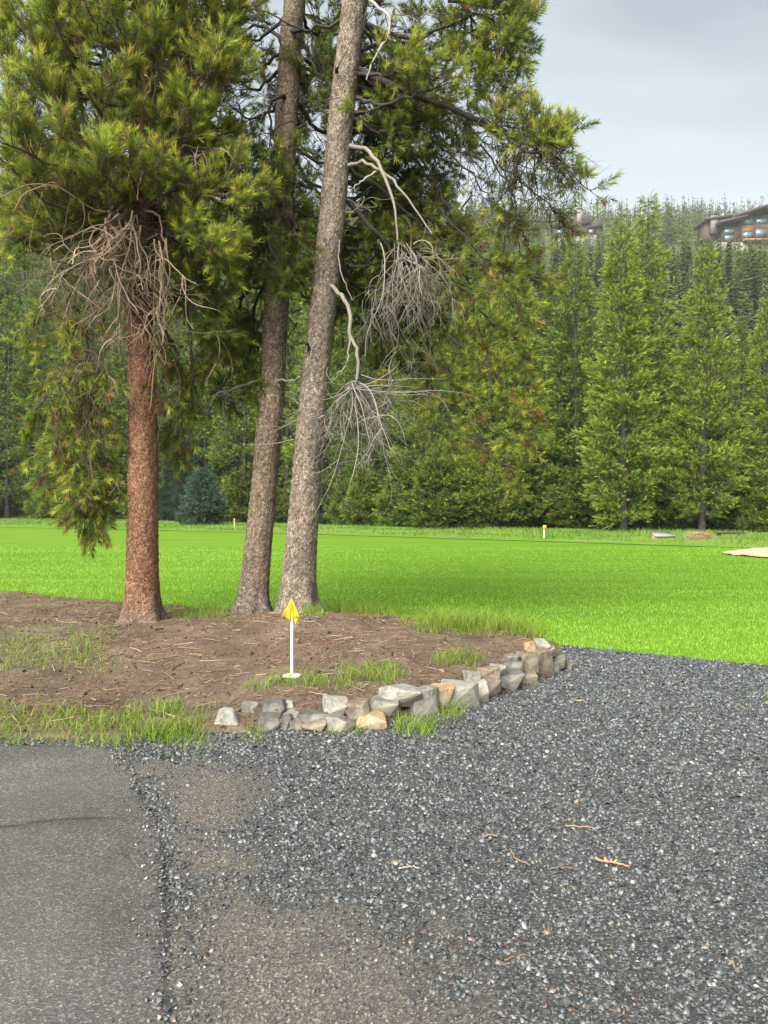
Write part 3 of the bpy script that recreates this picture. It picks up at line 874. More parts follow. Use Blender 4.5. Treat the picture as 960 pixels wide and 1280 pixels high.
    def whorls(s, z0, z1, step, per, lfun, dens, up, tone, yellow, sag=0.12, wcol=(.10, .075, .055), brl=0.5, skip=None, brown=0.04):
        z = z0; a = rng.random() * 6
        while z < z1:
            for k in range(per):
                a += 2 * np.pi / per + rng.normal() * 0.35
                p, r = s.at(z + rng.normal() * 0.08)
                dv = np.array([math.cos(a), math.sin(a), 0])
                ln = lfun(z, a) * (0.7 + 0.45 * rng.random())
                if ln < 0.15: continue
                e = p + dv * ln + np.array([0, 0, ln * (0.10 + .15 * rng.normal())])
                if skip and skip(e): continue
                mid = p + dv * ln * 0.5 + np.array([0, 0, -sag * ln])
                s.limb([p + dv * r * .7, mid, e], 0.012 + 0.012 * ln, brl, None, dens, up, 0.0, tone, yellow, wcol=wcol, brown=brown)
            z += step * (0.8 + .4 * rng.random())
    def dead_curls(s, name, origin, n, ln, cone, droop, curl, r0, col, spread=0.03, steps=12, sub=2, bias=(0, 0, 0)):
        """a hanging mass of bare curling twigs, one part"""
        g = Geo()
        p = np.tile(np.asarray(origin, float), (n, 1)) + rng.normal(size=(n, 3)) * spread
        d = unit(rng.normal(size=(n, 3)) * cone + np.asarray(bias))
        L_ = ln * (0.45 + 0.75 * rng.random(n))
        w_ = rng.normal(size=(n, 3)) * curl
        for lev in range(sub):
            pts = [p]; dd = d.copy()
            for i in range(steps - 1):
                w_ = w_ * 0.82 + rng.normal(size=w_.shape) * curl * 0.62
                dd = unit(dd + w_ / steps * 3 + np.array([0, 0, -droop / steps * 2.2]))
                pts.append(pts[-1] + dd * (L_ / steps)[:, None])
            pts = np.stack(pts, 1)
            rr = r0 * np.linspace(1, .3, steps)[None] * (0.6 + .7 * rng.random((len(p), 1)))
            c_ = pick(len(p), [col, tuple(x * 1.35 for x in col), tuple(x * .7 for x in col)], [3, 2, 2], .12)
            tubes(g, pts + s.off, rr, 4 if lev == 0 else 3, c_)
            if lev < sub - 1:
                kk = 3 if lev == 0 else 2
                ii = rng.integers(3, steps - 2, (len(p), kk)); ar = np.repeat(np.arange(len(p)), kk); ii = ii.ravel()
                p = pts[ar, ii]
                d = unit(pts[ar, ii + 1] - pts[ar, ii] + rng.normal(size=(len(ar), 3)) * 0.02 * 1.0 / 1.0)
                d = unit(d + 0.7 * rng.normal(size=d.shape))
                L_ = np.repeat(L_, kk) * (0.35 + 0.4 * rng.random(len(ar))); w_ = rng.normal(size=d.shape) * curl
                r0 = r0 * 0.62; steps = max(8, steps - 3)
        stuff(g.build(name, M_WOOD, s.root, smooth=True))
    def dead_limb(s, ctrl, r0, col, end=0.35, n=18, name="dead_limb"):
        g = Geo()
        pts = spline(ctrl, n); pts[1:-1] += rng.normal(size=(n - 2, 3)) * 0.008
        tubes(g, pts + s.off, r0 * np.linspace(1, end, n), 7, col)
        g.build(name, M_WOOD, s.root, smooth=True)

BONE, GREYW, RUSSET, BLACKW = (.25, .18, .13), (.20, .18, .158), (.20, .125, .08), (.05, .042, .035)

# --- the straight red-brown pine
T1 = Tree("pine_tree", "red brown straight trunked pine with a bushy yellow green crown", 
          [(178, 800, 44), (178, 700, 44), (179, 560, 41), (177, 430, 38), (178, 200, 33), (181, 0, 29), (186, -350, 20), (190, -750, 4)], 9.2,
          [(.17, .088, .05), (.26, .138, .078), (.085, .07, .058)], 5)
cut = P(178, 330, 9.2)[2]
def sk1(e):
    return False
def len1(z, a):
    base = np.interp(z, [4.0, 4.5, 5.2, 7.0, 9, 12, 13.8], [0.5, 0.95, 1.5, 1.3, 1.1, .6, .2])
    return base * (1.1 if math.cos(a) < 0 else 0.66)
T1.whorls(4.45, 7.8, 0.27, 6, len1, 1.0, 0.75, 1.0, 0.55, sag=0.10)
T1.whorls(7.9, 13.6, 0.6, 4, len1, 0.4, 0.5, 1.0, 0.3, sag=0.05)
Y1 = 9.2
def L1(a, b, c, Yo=(0, 0, 0), **k):
    T1.limb([P(*a, Y1 + Yo[0]), P(*b, Y1 + Yo[1]), P(*c, Y1 + Yo[2])], k.pop('r0', .03), **k)
# low left boughs and the drooping bough that nearly reaches the lawn
L1((165, 290), (110, 260), (40, 300), (-.1, -.4, -.5), up=.4)
L1((165, 250), (90, 215), (15, 250), (-.1, -.3, -.2), up=.4)
L1((165, 320), (115, 330), (70, 400), (0, -.2, -.1), up=.1, droop=.3, tone=.95)
L1((170, 330), (118, 380), (105, 470), (0, -.25, -.3), up=.0, droop=.6, dens=.4, tone=.9)
for a_, b_, c_, yo in [((112, 450), (85, 480), (72, 545), -.3), ((110, 480), (95, 540), (90, 605), -.2), ((112, 470), (110, 560), (112, 628), -.25),
                       ((105, 450), (75, 460), (60, 510), 0.0), ((108, 500), (75, 550), (75, 590), .15), ((112, 520), (120, 570), (108, 640), .1), ((115, 440), (90, 440), (70, 470), -.4)]:
    L1(a_, b_, c_, (yo, yo, yo), up=.1, droop=.45, brl=.38, dens=1.5, yellow=.35, r0=.014, t0=.1, tone=.9, brown=.12)
# right hand boughs, hanging lower behind
L1((188, 260), (230, 232), (275, 252), (-.1, -.4, -.6), up=.45, yellow=.5)
L1((188, 300), (225, 270), (262, 310), (-.1, -.4, -.6), up=.35, yellow=.5, dens=1.3)
L1((188, 340), (235, 330), (270, 400), (0, .2, .3), up=.15, droop=.35, tone=.8, yellow=.15, dens=1.4)
L1((186, 300), (220, 310), (240, 380), (0, .1, .1), up=.2, droop=.3, tone=.75, yellow=.15, dens=1.3)
L1((188, 240), (240, 215), (288, 235), (0, -.1, -.2), up=.45, tone=.95, yellow=.4)
L1((170, 300), (80, 290), (-10, 300), (0, -.1, 0), up=.45, tone=.95, yellow=.5)
L1((170, 200), (80, 170), (-5, 200), (0, -.2, -.2), up=.5, tone=1.0, yellow=.55)
L1((172, 240), (100, 250), (45, 290), (0, -.3, -.5), up=.45, tone=1.0, yellow=.5)
L1((188, 370), (230, 390), (245, 470), (0, .2, .3), up=.0, droop=.5, tone=.75, yellow=.12)
L1((188, 330), (255, 350), (300, 440), (.1, .4, .6), up=.0, droop=.4, tone=.75, yellow=.1)
L1((190, 380), (220, 450), (228, 540), (.1, .2, .3), up=.0, droop=.6, tone=.75, yellow=.2, brown=.15, brl=.4)
L1((188, 310), (245, 300), (310, 340), (.1, .3, .4), up=.3, tone=.8, yellow=.2)
L1((192, 400), (205, 430), (200, 480), (-.1, -.15, -.15), up=.0, droop=.6, dens=.5, brl=.25, brown=.7, r0=.01)
# bare curling twigs under the crown
T1.dead_limb([P(172, 255, 9.1), P(150, 275, 8.8), P(132, 300, 8.65), P(105, 325, 8.6)], .032, RUSSET)
T1.dead_limb([P(172, 250, 9.0), P(150, 262, 8.7), P(146, 300, 8.6), P(140, 330, 8.55)], .022, BONE)
T1.dead_limb([P(180, 262, 9.0), P(200, 275, 8.75), P(206, 330, 8.7), P(196, 400, 8.75)], .018, BONE)
T1.dead_limb([P(185, 190, 8.9), P(150, 182, 8.5), P(122, 190, 8.4)], .016, BONE)
T1.dead_limb([P(190, 185, 8.9), P(192, 205, 8.5), P(175, 225, 8.4), P(172, 250, 8.4)], .014, (.42, .34, .26))
T1.dead_limb([P(240, 185, 8.9), P(280, 188, 8.7), P(302, 210, 8.6)], .012, BONE)
T1.dead_limb([P(180, 130, 8.6), P(187, 108, 8.3), P(183, 90, 8.2)], .010, (.42, .34, .26))
T1.dead_curls("dead_twigs", P(140, 268, 8.55), 16, 1.45, .40, 1.6, 1.15, .0115, BONE, .06, 16, 3, bias=(-.38, -.05, -.9))
T1.dead_curls("dead_twigs", P(162, 280, 8.55), 13, 1.4, .28, 1.7, 1.3, .0115, (.27, .20, .145), .07, 16, 3, bias=(-.05, -.05, -1.0))
T1.dead_curls("dead_twigs", P(195, 310, 8.6), 8, 1.2, .2, 1.6, 1.1, .010, (.28, .21, .15), .07, 15, 2, bias=(.05, -.1, -1.0))
T1.dead_curls("dead_twigs", P(120, 310, 8.8), 30, 1.35, .6, .8, .6, .006, (.16, .12, .09), .08, 13, 3, bias=(-.35, 0, -.5))
T1.dead_curls("dead_twigs", P(175, 300, 9.0), 40, .8, .8, .8, .9, .006, (.12, .08, .06), .15, 12, 3, bias=(0, -.1, -.5))
T1.dead_curls("dead_twigs", P(112, 445, 8.85), 10, .8, .25, 1.2, .5, .007, BONE, .04, 12, 2, bias=(.0, 0, -1))
T1.dead_curls("dead_twigs", P(120, 500, 8.9), 26, .55, .25, 1.2, .4, .006, (.10, .07, .055), .06, 10, 2, bias=(.0, 0, -1))
T1.dead_curls("dead_twigs", P(192, 420, 8.95), 9, .9, .18, 1.3, .5, .005, (.26, .17, .10), .03, 12, 1, bias=(.05, 0, -1))
T1.dead_curls("dead_twigs", P(250, 190, 8.7), 7, .5, .6, .7, .8, .006, BONE, .03, 12, 2, bias=(.3, 0, -.2))
T1.dead_curls("dead_twigs", P(140, 185, 8.45), 5, .35, .6, .2, .8, .006, BONE, .03, 10, 2, bias=(-.6, 0, 0))
T1.dead_curls("dead_twigs", P(150, 600, 9.0), 3, .5, .5, .3, .8, .006, BONE, .03, 12, 1, bias=(.3, -.3, -.2))
T1.dead_curls("dead_twigs", P(178, 325, 8.7), 14, .9, .3, 1.6, 1.1, .0085, BONE, .10, 13, 3, bias=(-.05, -.2, -.9))
T1.dead_curls("dead_twigs", P(150, 320, 8.7), 18, 1.0, .45, 1.1, 1.1, .0095, (.27, .20, .15), .08, 14, 2, bias=(-.1, -.1, -.6))
T1.dead_curls("dead_twigs", P(180, 360, 8.95), 50, .5, .8, .8, .7, .006, (.10, .065, .05), .12, 11, 2, bias=(0, -.2, -.4))
T1.crown()

# --- the slender pine in the middle
T2 = Tree("pine_tree", "slender tan brown pine trunk standing between the red trunk and the leaning one",
          [(313, 780, 40), (320, 710, 39), (331, 600, 37), (340, 480, 36), (348, 340, 34), (358, 150, 32), (366, 0, 30), (382, -350, 20), (396, -780, 4)], 9.9,
          [(0.144, 0.109, 0.081), (0.253, 0.193, 0.140), (0.081, 0.072, 0.066)], 8)
def len2(z, a): return np.interp(z, [4, 5.5, 7.5, 10, 14], [1.0, 1.45, 1.6, 1.2, .25])
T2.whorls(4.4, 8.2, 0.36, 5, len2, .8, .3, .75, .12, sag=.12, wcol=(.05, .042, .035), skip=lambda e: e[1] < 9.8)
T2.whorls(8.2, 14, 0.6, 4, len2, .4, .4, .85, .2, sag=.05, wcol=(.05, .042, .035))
Y2 = 9.9
def L2(*pp, **k):
    yo = k.pop('yo', [0, .2, .4]); T2.limb([P(*q, Y2 + o) for q, o in zip(pp, yo)], k.pop('r0', .03), wcol=BLACKW, **k)
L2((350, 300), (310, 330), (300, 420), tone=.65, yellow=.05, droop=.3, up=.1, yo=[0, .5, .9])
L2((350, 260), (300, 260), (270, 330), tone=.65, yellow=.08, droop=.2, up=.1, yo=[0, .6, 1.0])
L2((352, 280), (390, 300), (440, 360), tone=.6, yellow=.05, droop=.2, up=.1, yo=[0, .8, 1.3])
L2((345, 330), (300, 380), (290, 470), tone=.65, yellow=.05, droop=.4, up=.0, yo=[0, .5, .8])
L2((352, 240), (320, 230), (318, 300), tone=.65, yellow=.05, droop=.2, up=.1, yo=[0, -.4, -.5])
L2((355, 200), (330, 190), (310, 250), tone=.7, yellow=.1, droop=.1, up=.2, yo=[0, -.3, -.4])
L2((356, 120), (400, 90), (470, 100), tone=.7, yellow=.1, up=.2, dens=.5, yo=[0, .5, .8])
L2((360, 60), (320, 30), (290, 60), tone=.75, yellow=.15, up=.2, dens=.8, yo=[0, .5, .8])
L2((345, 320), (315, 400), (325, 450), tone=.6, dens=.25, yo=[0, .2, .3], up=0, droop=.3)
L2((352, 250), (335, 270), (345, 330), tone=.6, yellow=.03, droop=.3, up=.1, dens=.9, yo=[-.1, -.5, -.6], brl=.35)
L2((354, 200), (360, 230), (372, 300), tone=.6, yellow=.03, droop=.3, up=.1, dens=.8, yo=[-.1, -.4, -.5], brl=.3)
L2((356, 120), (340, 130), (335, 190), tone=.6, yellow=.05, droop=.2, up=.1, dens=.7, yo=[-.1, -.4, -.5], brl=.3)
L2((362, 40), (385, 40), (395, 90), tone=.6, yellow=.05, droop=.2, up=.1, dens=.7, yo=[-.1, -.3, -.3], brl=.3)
T2.dead_limb([P(337, 470, 9.9), P(310, 480, 9.7), P(272, 493, 9.5), P(262, 510, 9.5)], .022, (.16, .14, .12), name="dead_limb")
T2.dead_limb([P(345, 475, 9.8), P(368, 475, 9.5), P(378, 462, 9.3)], .016, (.24, .22, .19), name="dead_limb")
T2.dead_limb([P(335, 380, 9.9), P(318, 420, 9.9), P(308, 460, 10.), P(300, 480, 10.)], .020, BLACKW, name="dead_limb")
T2.dead_curls("dead_twigs", P(285, 492, 9.5), 12, .5, .7, .3, .6, .006, (.09, .08, .065), .05, 10, 2, bias=(-.5, 0, -.1))
T2.dead_curls("dead_twigs", P(350, 160, 9.7), 60, .9, .9, .3, .5, .006, (.055, .047, .04), .5, 10, 2, bias=(0, 0, 0))
T2.dead_curls("dead_twigs", P(330, 360, 10.1), 30, .8, .9, .5, .5, .006, (.055, .047, .04), .3, 10, 2, bias=(0, 0, -.3))
T2.crown()

# --- the leaning grey pine
T3 = Tree("pine_tree", "grey scaly pine trunk leaning right behind the small yellow flag",
          [(370, 785, 50), (375, 700, 46), (384, 590, 42), (393, 480, 39), (410, 320, 37), (426, 150, 36), (443, 0, 35), (482, -350, 24), (524, -780, 5)], 9.55,
          [(.15, .12, .095), (.275, .225, .178), (.09, .08, .07)], 12)
def len3(z, a): return np.interp(z, [6, 7.5, 10, 14], [1.0, 1.6, 1.4, .25]) * (1.25 if math.cos(a) > 0 else .75)
T3.whorls(6.9, 13.8, 0.55, 5, len3, .45, .4, .95, .3, sag=.1, wcol=(.06, .05, .04), skip=lambda e: e[1] < 9.5 and e[2] < 9)
Y3 = 9.55
def L3(*pp, **k):
    yo = k.pop('yo', [0, -.2, -.3]); T3.limb([P(*q, Y3 + o) for q, o in zip(pp, yo)], k.pop('r0', .03), wcol=BLACKW, **k)
# upper bough: thick clumps against the sky
L3((442, 25), (520, 45), (600, 20), (635, 60), yo=[0, .1, .2, .2], dens=.9, t0=.55, part=True, tone=.95, yellow=.25, brl=.5)
L3((470, -60), (560, -70), (620, -10), yo=[0, .2, .3], dens=1.3, t0=.4, part=True, tone=.95, yellow=.3)
L3((560, -20), (600, 40), (625, 105), yo=[.2, .2, .1], dens=2.2, t0=.1, tone=.95, yellow=.3, brl=.42, r0=.025)
L3((590, -30), (625, 10), (630, 70), yo=[.2, .1, 0], dens=2.2, t0=.1, tone=.95, yellow=.3, brl=.38, r0=.025)
L3((575, -40), (590, 30), (585, 120), yo=[.3, .3, .2], dens=1.6, t0=.1, tone=.8, yellow=.2, brl=.42, r0=.02)
L3((560, 0), (640, 10), (655, -10), yo=[.2, .2, .2], dens=.5, t0=.3, tone=.9, yellow=.2, brl=.25)
# long sweeping bough to the right, ending in a bare tip
L3((436, 80), (520, 120), (600, 150), (660, 180), (700, 200), yo=[0, 0, -.1, -.2, -.3], dens=.9, t0=.5, part=True, r0=.05, tone=.95, yellow=.5, brl=.36)
L3((600, 155), (650, 175), (692, 178), yo=[-.1, -.2, -.2], dens=2.2, t0=.2, tone=.95, yellow=.55, brl=.3, up=.5)
L3((640, 180), (690, 200), (738, 238), yo=[-.2, -.3, -.3], dens=.8, t0=.3, tone=.9, yellow=.4, brl=.2, r0=.02)
L3((610, 120), (625, 150), (660, 165), yo=[.1, 0, 0], dens=2.0, t0=.1, tone=.95, yellow=.5, brl=.3, r0=.02, brown=.15)
# clumps close by the trunk
L3((440, 90), (475, 95), (520, 80), yo=[0, -.2, -.3], dens=1.2, t0=.3, tone=.95, yellow=.45, brl=.35)
L3((440, 120), (480, 130), (545, 110), yo=[0, -.2, -.3], dens=1.2, t0=.3, tone=.95, yellow=.5, brl=.35)
L3((436, 150), (480, 165), (530, 150), yo=[0, .1, .2], dens=1.2, t0=.2, tone=.85, yellow=.25, brl=.4)
L3((434, 140), (490, 150), (560, 180), yo=[0, .2, .3], dens=1.0, t0=.3, tone=.8, yellow=.25, brl=.4)
# boughs behind, their shade put into a darker needle tone
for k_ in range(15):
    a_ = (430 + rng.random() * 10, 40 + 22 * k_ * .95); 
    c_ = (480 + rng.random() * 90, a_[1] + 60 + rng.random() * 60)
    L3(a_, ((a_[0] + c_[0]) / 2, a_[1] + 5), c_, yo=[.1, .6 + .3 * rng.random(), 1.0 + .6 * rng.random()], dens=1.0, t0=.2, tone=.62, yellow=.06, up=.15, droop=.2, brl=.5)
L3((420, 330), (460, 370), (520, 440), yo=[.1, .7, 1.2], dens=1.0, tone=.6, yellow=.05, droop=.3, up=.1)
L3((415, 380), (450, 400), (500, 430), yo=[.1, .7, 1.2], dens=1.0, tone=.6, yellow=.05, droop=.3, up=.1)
# airy yellowing boughs hanging to the right
HANG = [((560, 190), (600, 230), (630, 290)), ((600, 180), (640, 240), (650, 310)), ((540, 220), (570, 280), (610, 340)), ((620, 200), (680, 250), (700, 275)),
        ((550, 260), (600, 320), (640, 380)), ((560, 300), (590, 370), (600, 440)), ((545, 300), (620, 330), (665, 345)), ((560, 340), (610, 400), (640, 440)),
        ((540, 380), (600, 430), (650, 480)), ((530, 440), (570, 480), (600, 540)), ((500, 440), (530, 480), (560, 540)), ((560, 420), (620, 470), (650, 540)),
        ((560, 460), (600, 520), (640, 590)), ((480, 430), (510, 460), (530, 500)), ((590, 240), (560, 300), (555, 350))]
for k_, (a_, b_, c_) in enumerate(HANG):
    yo = .2 + .9 * rng.random()
    L3(a_, b_, c_, yo=[yo, yo, yo - .2], dens=.75, t0=.15, tone=.95, yellow=.45, up=.25, droop=.15, brl=.34, r0=.014, brown=.14)
for a_, b_, c_ in [((436, 100), (500, 140), (560, 190)), ((432, 150), (500, 180), (560, 260)), ((428, 200), (490, 250), (545, 300)), ((424, 240), (500, 330), (560, 460))]:
    L3(a_, b_, c_, yo=[0, .4, .7], dens=.25, tone=.8, yellow=.3, part=True, r0=.035, t0=.5)
# fine black twigs against the sky
T3.dead_curls("dead_twigs", P(655, 185, 9.3), 30, 1.0, .45, .8, .45, .007, BLACKW, .12, 12, 3, bias=(.1, 0, -.7))
T3.dead_curls("dead_twigs", P(610, 180, 9.5), 24, .9, .5, .7, .45, .007, BLACKW, .15, 12, 3, bias=(-.2, 0, -.7))
T3.dead_curls("dead_twigs", P(690, 198, 9.2), 8, .5, .3, .5, .3, .006, BLACKW, .05, 12, 2, bias=(.7, 0, -.4))
T3.dead_curls("dead_twigs", P(500, 60, 9.7), 40, .9, .9, .3, .5, .006, BLACKW, .35, 10, 2, bias=(0, 0, 0))
T3.dead_curls("dead_twigs", P(690, 270, 9.6), 14, .6, .6, .3, .4, .005, (.09, .07, .06), .15, 10, 2, bias=(-.3, 0, .1))
# grey dead boughs with their fans of twigs
T3.dead_limb([P(436, 182, 9.5), P(462, 190, 9.2), P(482, 225, 9.0), P(494, 262, 8.95), P(497, 300, 8.95)], .028, GREYW)
T3.dead_limb([P(434, 207, 9.5), P(462, 205, 9.2), P(500, 235, 9.0), P(540, 292, 8.95)], .024, GREYW)
T3.dead_limb([P(470, 215, 9.15), P(450, 228, 9.1), P(436, 240, 9.1)], .012, (.3, .28, .25))
T3.dead_limb([P(462, 0, 9.4), P(486, 20, 9.2), P(484, 45, 9.15), P(466, 75, 9.1), P(458, 100, 9.1)], .022, (.30, .27, .24))
T3.dead_curls("dead_twigs", P(500, 308, 8.95), 24, 1.25, .45, 1.3, .75, .0062, GREYW, .07, 13, 3, bias=(.25, 0, -.7))
T3.dead_curls("dead_twigs", P(520, 330, 9.0), 16, .95, .5, 1.3, .7, .006, GREYW, .08, 13, 2, bias=(.25, 0, -.5))
T3.dead_curls("dead_twigs", P(530, 320, 9.0), 12, .7, .6, .5, .6, .007, (.2, .16, .13), .08, 13, 2, bias=(.7, 0, 0))
T3.dead_curls("dead_twigs", P(452, 250, 9.1), 6, .75, .5, .8, 1.7, .007, GREYW, .03, 16, 1, bias=(.1, 0, -.6))
T3.dead_limb([P(414, 357, 9.4), P(430, 372, 9.1), P(438, 395, 9.0), P(438, 420, 8.95), P(447, 440, 8.9), P(446, 474, 8.9)], .026, GREYW, .7)
T3.dead_limb([P(438, 418, 8.95), P(433, 455, 8.95), P(415, 476, 9.0)], .016, GREYW)
T3.dead_limb([P(424, 300, 9.4), P(425, 335, 9.2), P(440, 375, 9.1)], .012, GREYW)
T3.dead_curls("dead_twigs", P(446, 478, 8.9), 22, 1.15, .5, .8, .55, .0062, GREYW, .03, 14, 3, bias=(.35, -.1, -.6))
T3.dead_curls("dead_twigs", P(440, 485, 8.9), 18, 1.45, .45, .3, .45, .0075, GREYW, .03, 14, 2, bias=(.9, 0, -.45))
T3.dead_curls("dead_twigs", P(436, 485, 8.9), 14, .8, .45, .55, .5, .007, GREYW, .03, 14, 2, bias=(-.5, -.1, -.7))
T3.dead_curls("dead_twigs", P(395, 520, 8.95), 7, .65, .3, .2, .5, .006, GREYW, .05, 12, 2, bias=(-1, 0, .1))
T3.dead_limb([P(388, 440, 9.5), P(384, 430, 9.3), P(375, 428, 9.2)], .02, BLACKW, name="branch_stub")
T3.dead_limb([P(420, 90, 9.4), P(421, 86, 9.3), P(424, 84, 9.25)], .02, BLACKW, name="branch_stub")
T3.crown()

# ------------------------------------------------------------------ forest edge: whole trees, copied from a few grown kinds
MG_T = [shoot_template(14, 0.30, 0.15, 0.032, 0.95, s + 50) for s in range(5)]
def conifer_meshes(name, H, Rb, cb, per, step, pal_tip, pal_base, tone, seed, slim=1.0, droop=0.0, shoots=15, dead=10, bare=0.0, wood=(.05, .042, .036)):
    global rng
    keep = rng; rng = np.random.default_rng(seed)
    gt, gn = Geo(), Geo()
    n = 26; u = np.linspace(0, 1, n)
    ax = np.stack([0.12 * np.sin(u * 3 + seed), 0.12 * np.cos(u * 2.3 + seed), u * H - 0.25], -1)
    rad = (0.011 * H) * (1 - u) ** 0.85 + 0.012; rad[:2] *= np.array([1.4, 1.15])
    tubes(gt, ax, rad, 9, wood)
    z = H * cb; a = rng.random() * 6
    PS, DS = [], []
    while z < H * 0.985:
        f = (z / H - cb) / (1 - cb)
        env = Rb * (1 - f) ** 0.8 * min(1, 0.45 + f * 3.2) * slim
        for k in range(per):
            a += 2 * np.pi / per + rng.normal() * 0.4
            ln = env * (0.55 + 0.6 * rng.random()) + 0.12
            if rng.random() < 0.12: ln *= 0.4
            rise = np.interp(f, [0, .5, 1], [-0.12, .12, .6]) - droop
            dv = np.array([math.cos(a), math.sin(a), 0])
            p0 = np.array([np.interp(z, ax[:, 2], ax[:, 0]), np.interp(z, ax[:, 2], ax[:, 1]), z + rng.normal() * .12])
            pts = np.array([p0, p0 + dv * ln * .5 + [0, 0, ln * (rise * .5 - .06)], p0 + dv * ln + [0, 0, ln * (rise + .12)]])
            lp = spline(pts, 5)
            tubes(gt, lp, (0.008 + 0.009 * ln) * np.linspace(1, .25, 5), 3, wood)
            ns = max(6, int(ln * shoots * 1.6))
            t = 0.3 + 0.7 * rng.random(ns) ** 0.65; t[0] = 1
            fi = t * 4; i0 = np.minimum(fi.astype(int), 3); ff = (fi - i0)[:, None]
            q = lp[i0] * (1 - ff) + lp[i0 + 1] * ff
            side = np.cross(dv, [0, 0, 1])
            sp = rng.normal(size=ns) * 0.30 * ln * (1.1 - .6 * t)
            q = q + side * sp[:, None] + np.array([0, 0, 1]) * (rng.normal(size=ns) * .09 - .05 * np.abs(sp))[:, None]
            dd = unit(dv * 0.8 + side * (sp * 1.2)[:, None] + rng.normal(size=(ns, 3)) * .35 + np.array([0, 0, .35 - droop]))
            PS.append(q); DS.append(dd)
        z += step * (0.75 + .5 * rng.random())
    PS.append(np.array([[ax[-1, 0], ax[-1, 1], H - .35], [ax[-1, 0], ax[-1, 1], H - .5]])); DS.append(np.array([[0, 0, 1.], [.05, 0, 1.]]))
    pos = np.concatenate(PS); dirs = np.concatenate(DS); m = len(pos)
    hf = np.clip(pos[:, 2] / H, 0, 1)
    sc = (0.75 + .55 * rng.random(m)) * np.interp(hf, [0, .8, 1], [1.05, 1, .75])
    put_shoots(gn, MG_T, pos, dirs, sc, pick(m, pal_base, [1] * len(pal_base), .2) * tone, pick(m, pal_tip, [1] * len(pal_tip), .2) * tone)
    for k in range(dead):                                   # dry lower branches
        zz = H * (0.05 + (cb + .04) * rng.random()); an = rng.random() * 6.3; ln = .5 + 1.0 * rng.random()
        d = np.array([math.cos(an), math.sin(an), -.15 - .3 * rng.random()])
        p0 = np.array([np.interp(zz, ax[:, 2], ax[:, 0]), np.interp(zz, ax[:, 2], ax[:, 1]), zz])
        tubes(gt, spline([p0, p0 + d * ln * .5 + [0, 0, .06], p0 + d * ln], 4), .012 * np.linspace(1, .3, 4), 3, (.15, .13, .115))
        for j in range(3):
            b0 = p0 + d * ln * (.35 + .6 * rng.random()); e = b0 + unit(d + rng.normal(size=3) * .8) * .35
            tubes(gt, np.array([b0, (b0 + e) / 2 + [0, 0, -.03], e]), np.array([.006, .005, .003]), 3, (.15, .13, .115))
    rng = keep
    return gt.mesh(name + "_trunk", M_WOOD, True), gn.mesh(name + "_crown", M_NEEDLE), H

YG_TIP = [(0.336, 0.414, 0.056), (0.426, 0.493, 0.062), (0.246, 0.347, 0.056)]
YG_BASE = [(.065, .10, .022), (.09, .13, .026)]
DK_TIP = [(.15, .22, .05), (.19, .26, .05)]
DK_BASE = [(.045, .075, .022), (.06, .095, .026)]
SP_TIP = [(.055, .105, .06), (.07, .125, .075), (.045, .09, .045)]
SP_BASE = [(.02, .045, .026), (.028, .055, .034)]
KIND = {
 'a': conifer_meshes("pine_a", 17, 2.4, .05, 5, .42, YG_TIP, YG_BASE, 1.0, 201, dead=14),
 'b': conifer_meshes("pine_b", 15, 2.2, .04, 6, .40, YG_TIP, YG_BASE, 0.95, 202, dead=10),
 'c': conifer_meshes("pine_c", 14, 2.4, .07, 5, .38, YG_TIP, YG_BASE, 0.9, 203, dead=16),
 'd': conifer_meshes("pine_d", 18, 2.3, .13, 5, .46, DK_TIP, DK_BASE, 1.0, 204, dead=22),
 'e': conifer_meshes("pine_e", 16, 2.5, .09, 5, .42, YG_TIP + DK_TIP, DK_BASE, 0.9, 205, dead=18),
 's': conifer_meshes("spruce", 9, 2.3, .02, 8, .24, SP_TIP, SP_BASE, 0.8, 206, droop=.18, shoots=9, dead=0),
 'y': conifer_meshes("young_spruce", 3.2, 1.25, .02, 8, .14, [(.10, .16, .10), (.12, .18, .12)], SP_BASE, .9, 207, droop=.02, shoots=12, dead=0),
 'l': conifer_meshes("low_pine", 4.5, 1.8, .03, 6, .22, YG_TIP + DK_TIP, DK_BASE, .75, 208, shoots=20, dead=2),
}
def plant(kind, x, y, H, label, group=None, name="pine_tree", wide=1.0, rot=None):
    tm, cm, H0 = KIND[kind]
    o = thing(name, label, "tree", (x, y, float(hill(x, y)) - 0.05 if y > 66 else 0.0), group)
    s_ = H / H0
    o.scale = (s_ * wide, s_ * wide, s_)
    o.rotation_euler = (0, 0, rng.random() * 6.28 if rot is None else rot)
    link("trunk", tm, o); link("crown", cm, o)
    return o

FRONT = [  # px of the axis, px of the tip, distance, kind, width, label
 (812, 243, 40.5, 'a', 1.0, "tallest yellow green pine at the forest edge with a spiky top"),
 (778, 276, 38.8, 'b', 1.05, "bushy yellow green pine growing against the tallest one's flank"),
 (883, 308, 38.0, 'c', .95, "neat cone shaped pine standing alone behind the brush pile"),
 (962, 372, 37.5, 'b', 1.0, "pine above the sandy patch at the forest edge"),
 (926, 395, 41, 'e', .9, "narrow pine between the cone shaped pine and the sandy patch"),
 (848, 430, 42, 'd', .8, "thin dark pine tucked behind the tallest pine's lower boughs"),
 (722, 300, 42, 'e', 1.0, "pine with yellowing top below the gabled chimney house"),
 (690, 330, 44, 'd', .95, "dark pine with bare grey lower trunk behind the yellow marker stake"),
 (650, 320, 43, 'b', 1.05, "yellow green pine beside the dark bare trunked one"),
 (612, 350, 42, 'c', 1.1, "broad pine with drooping boughs near the meadow edge"),
]
for px, py, Y, kd, wd_, lab in FRONT:
    top = P(px, py, Y)
    plant(kd, top[0], Y, top[2], lab, "pines along the forest edge", wide=wd_)
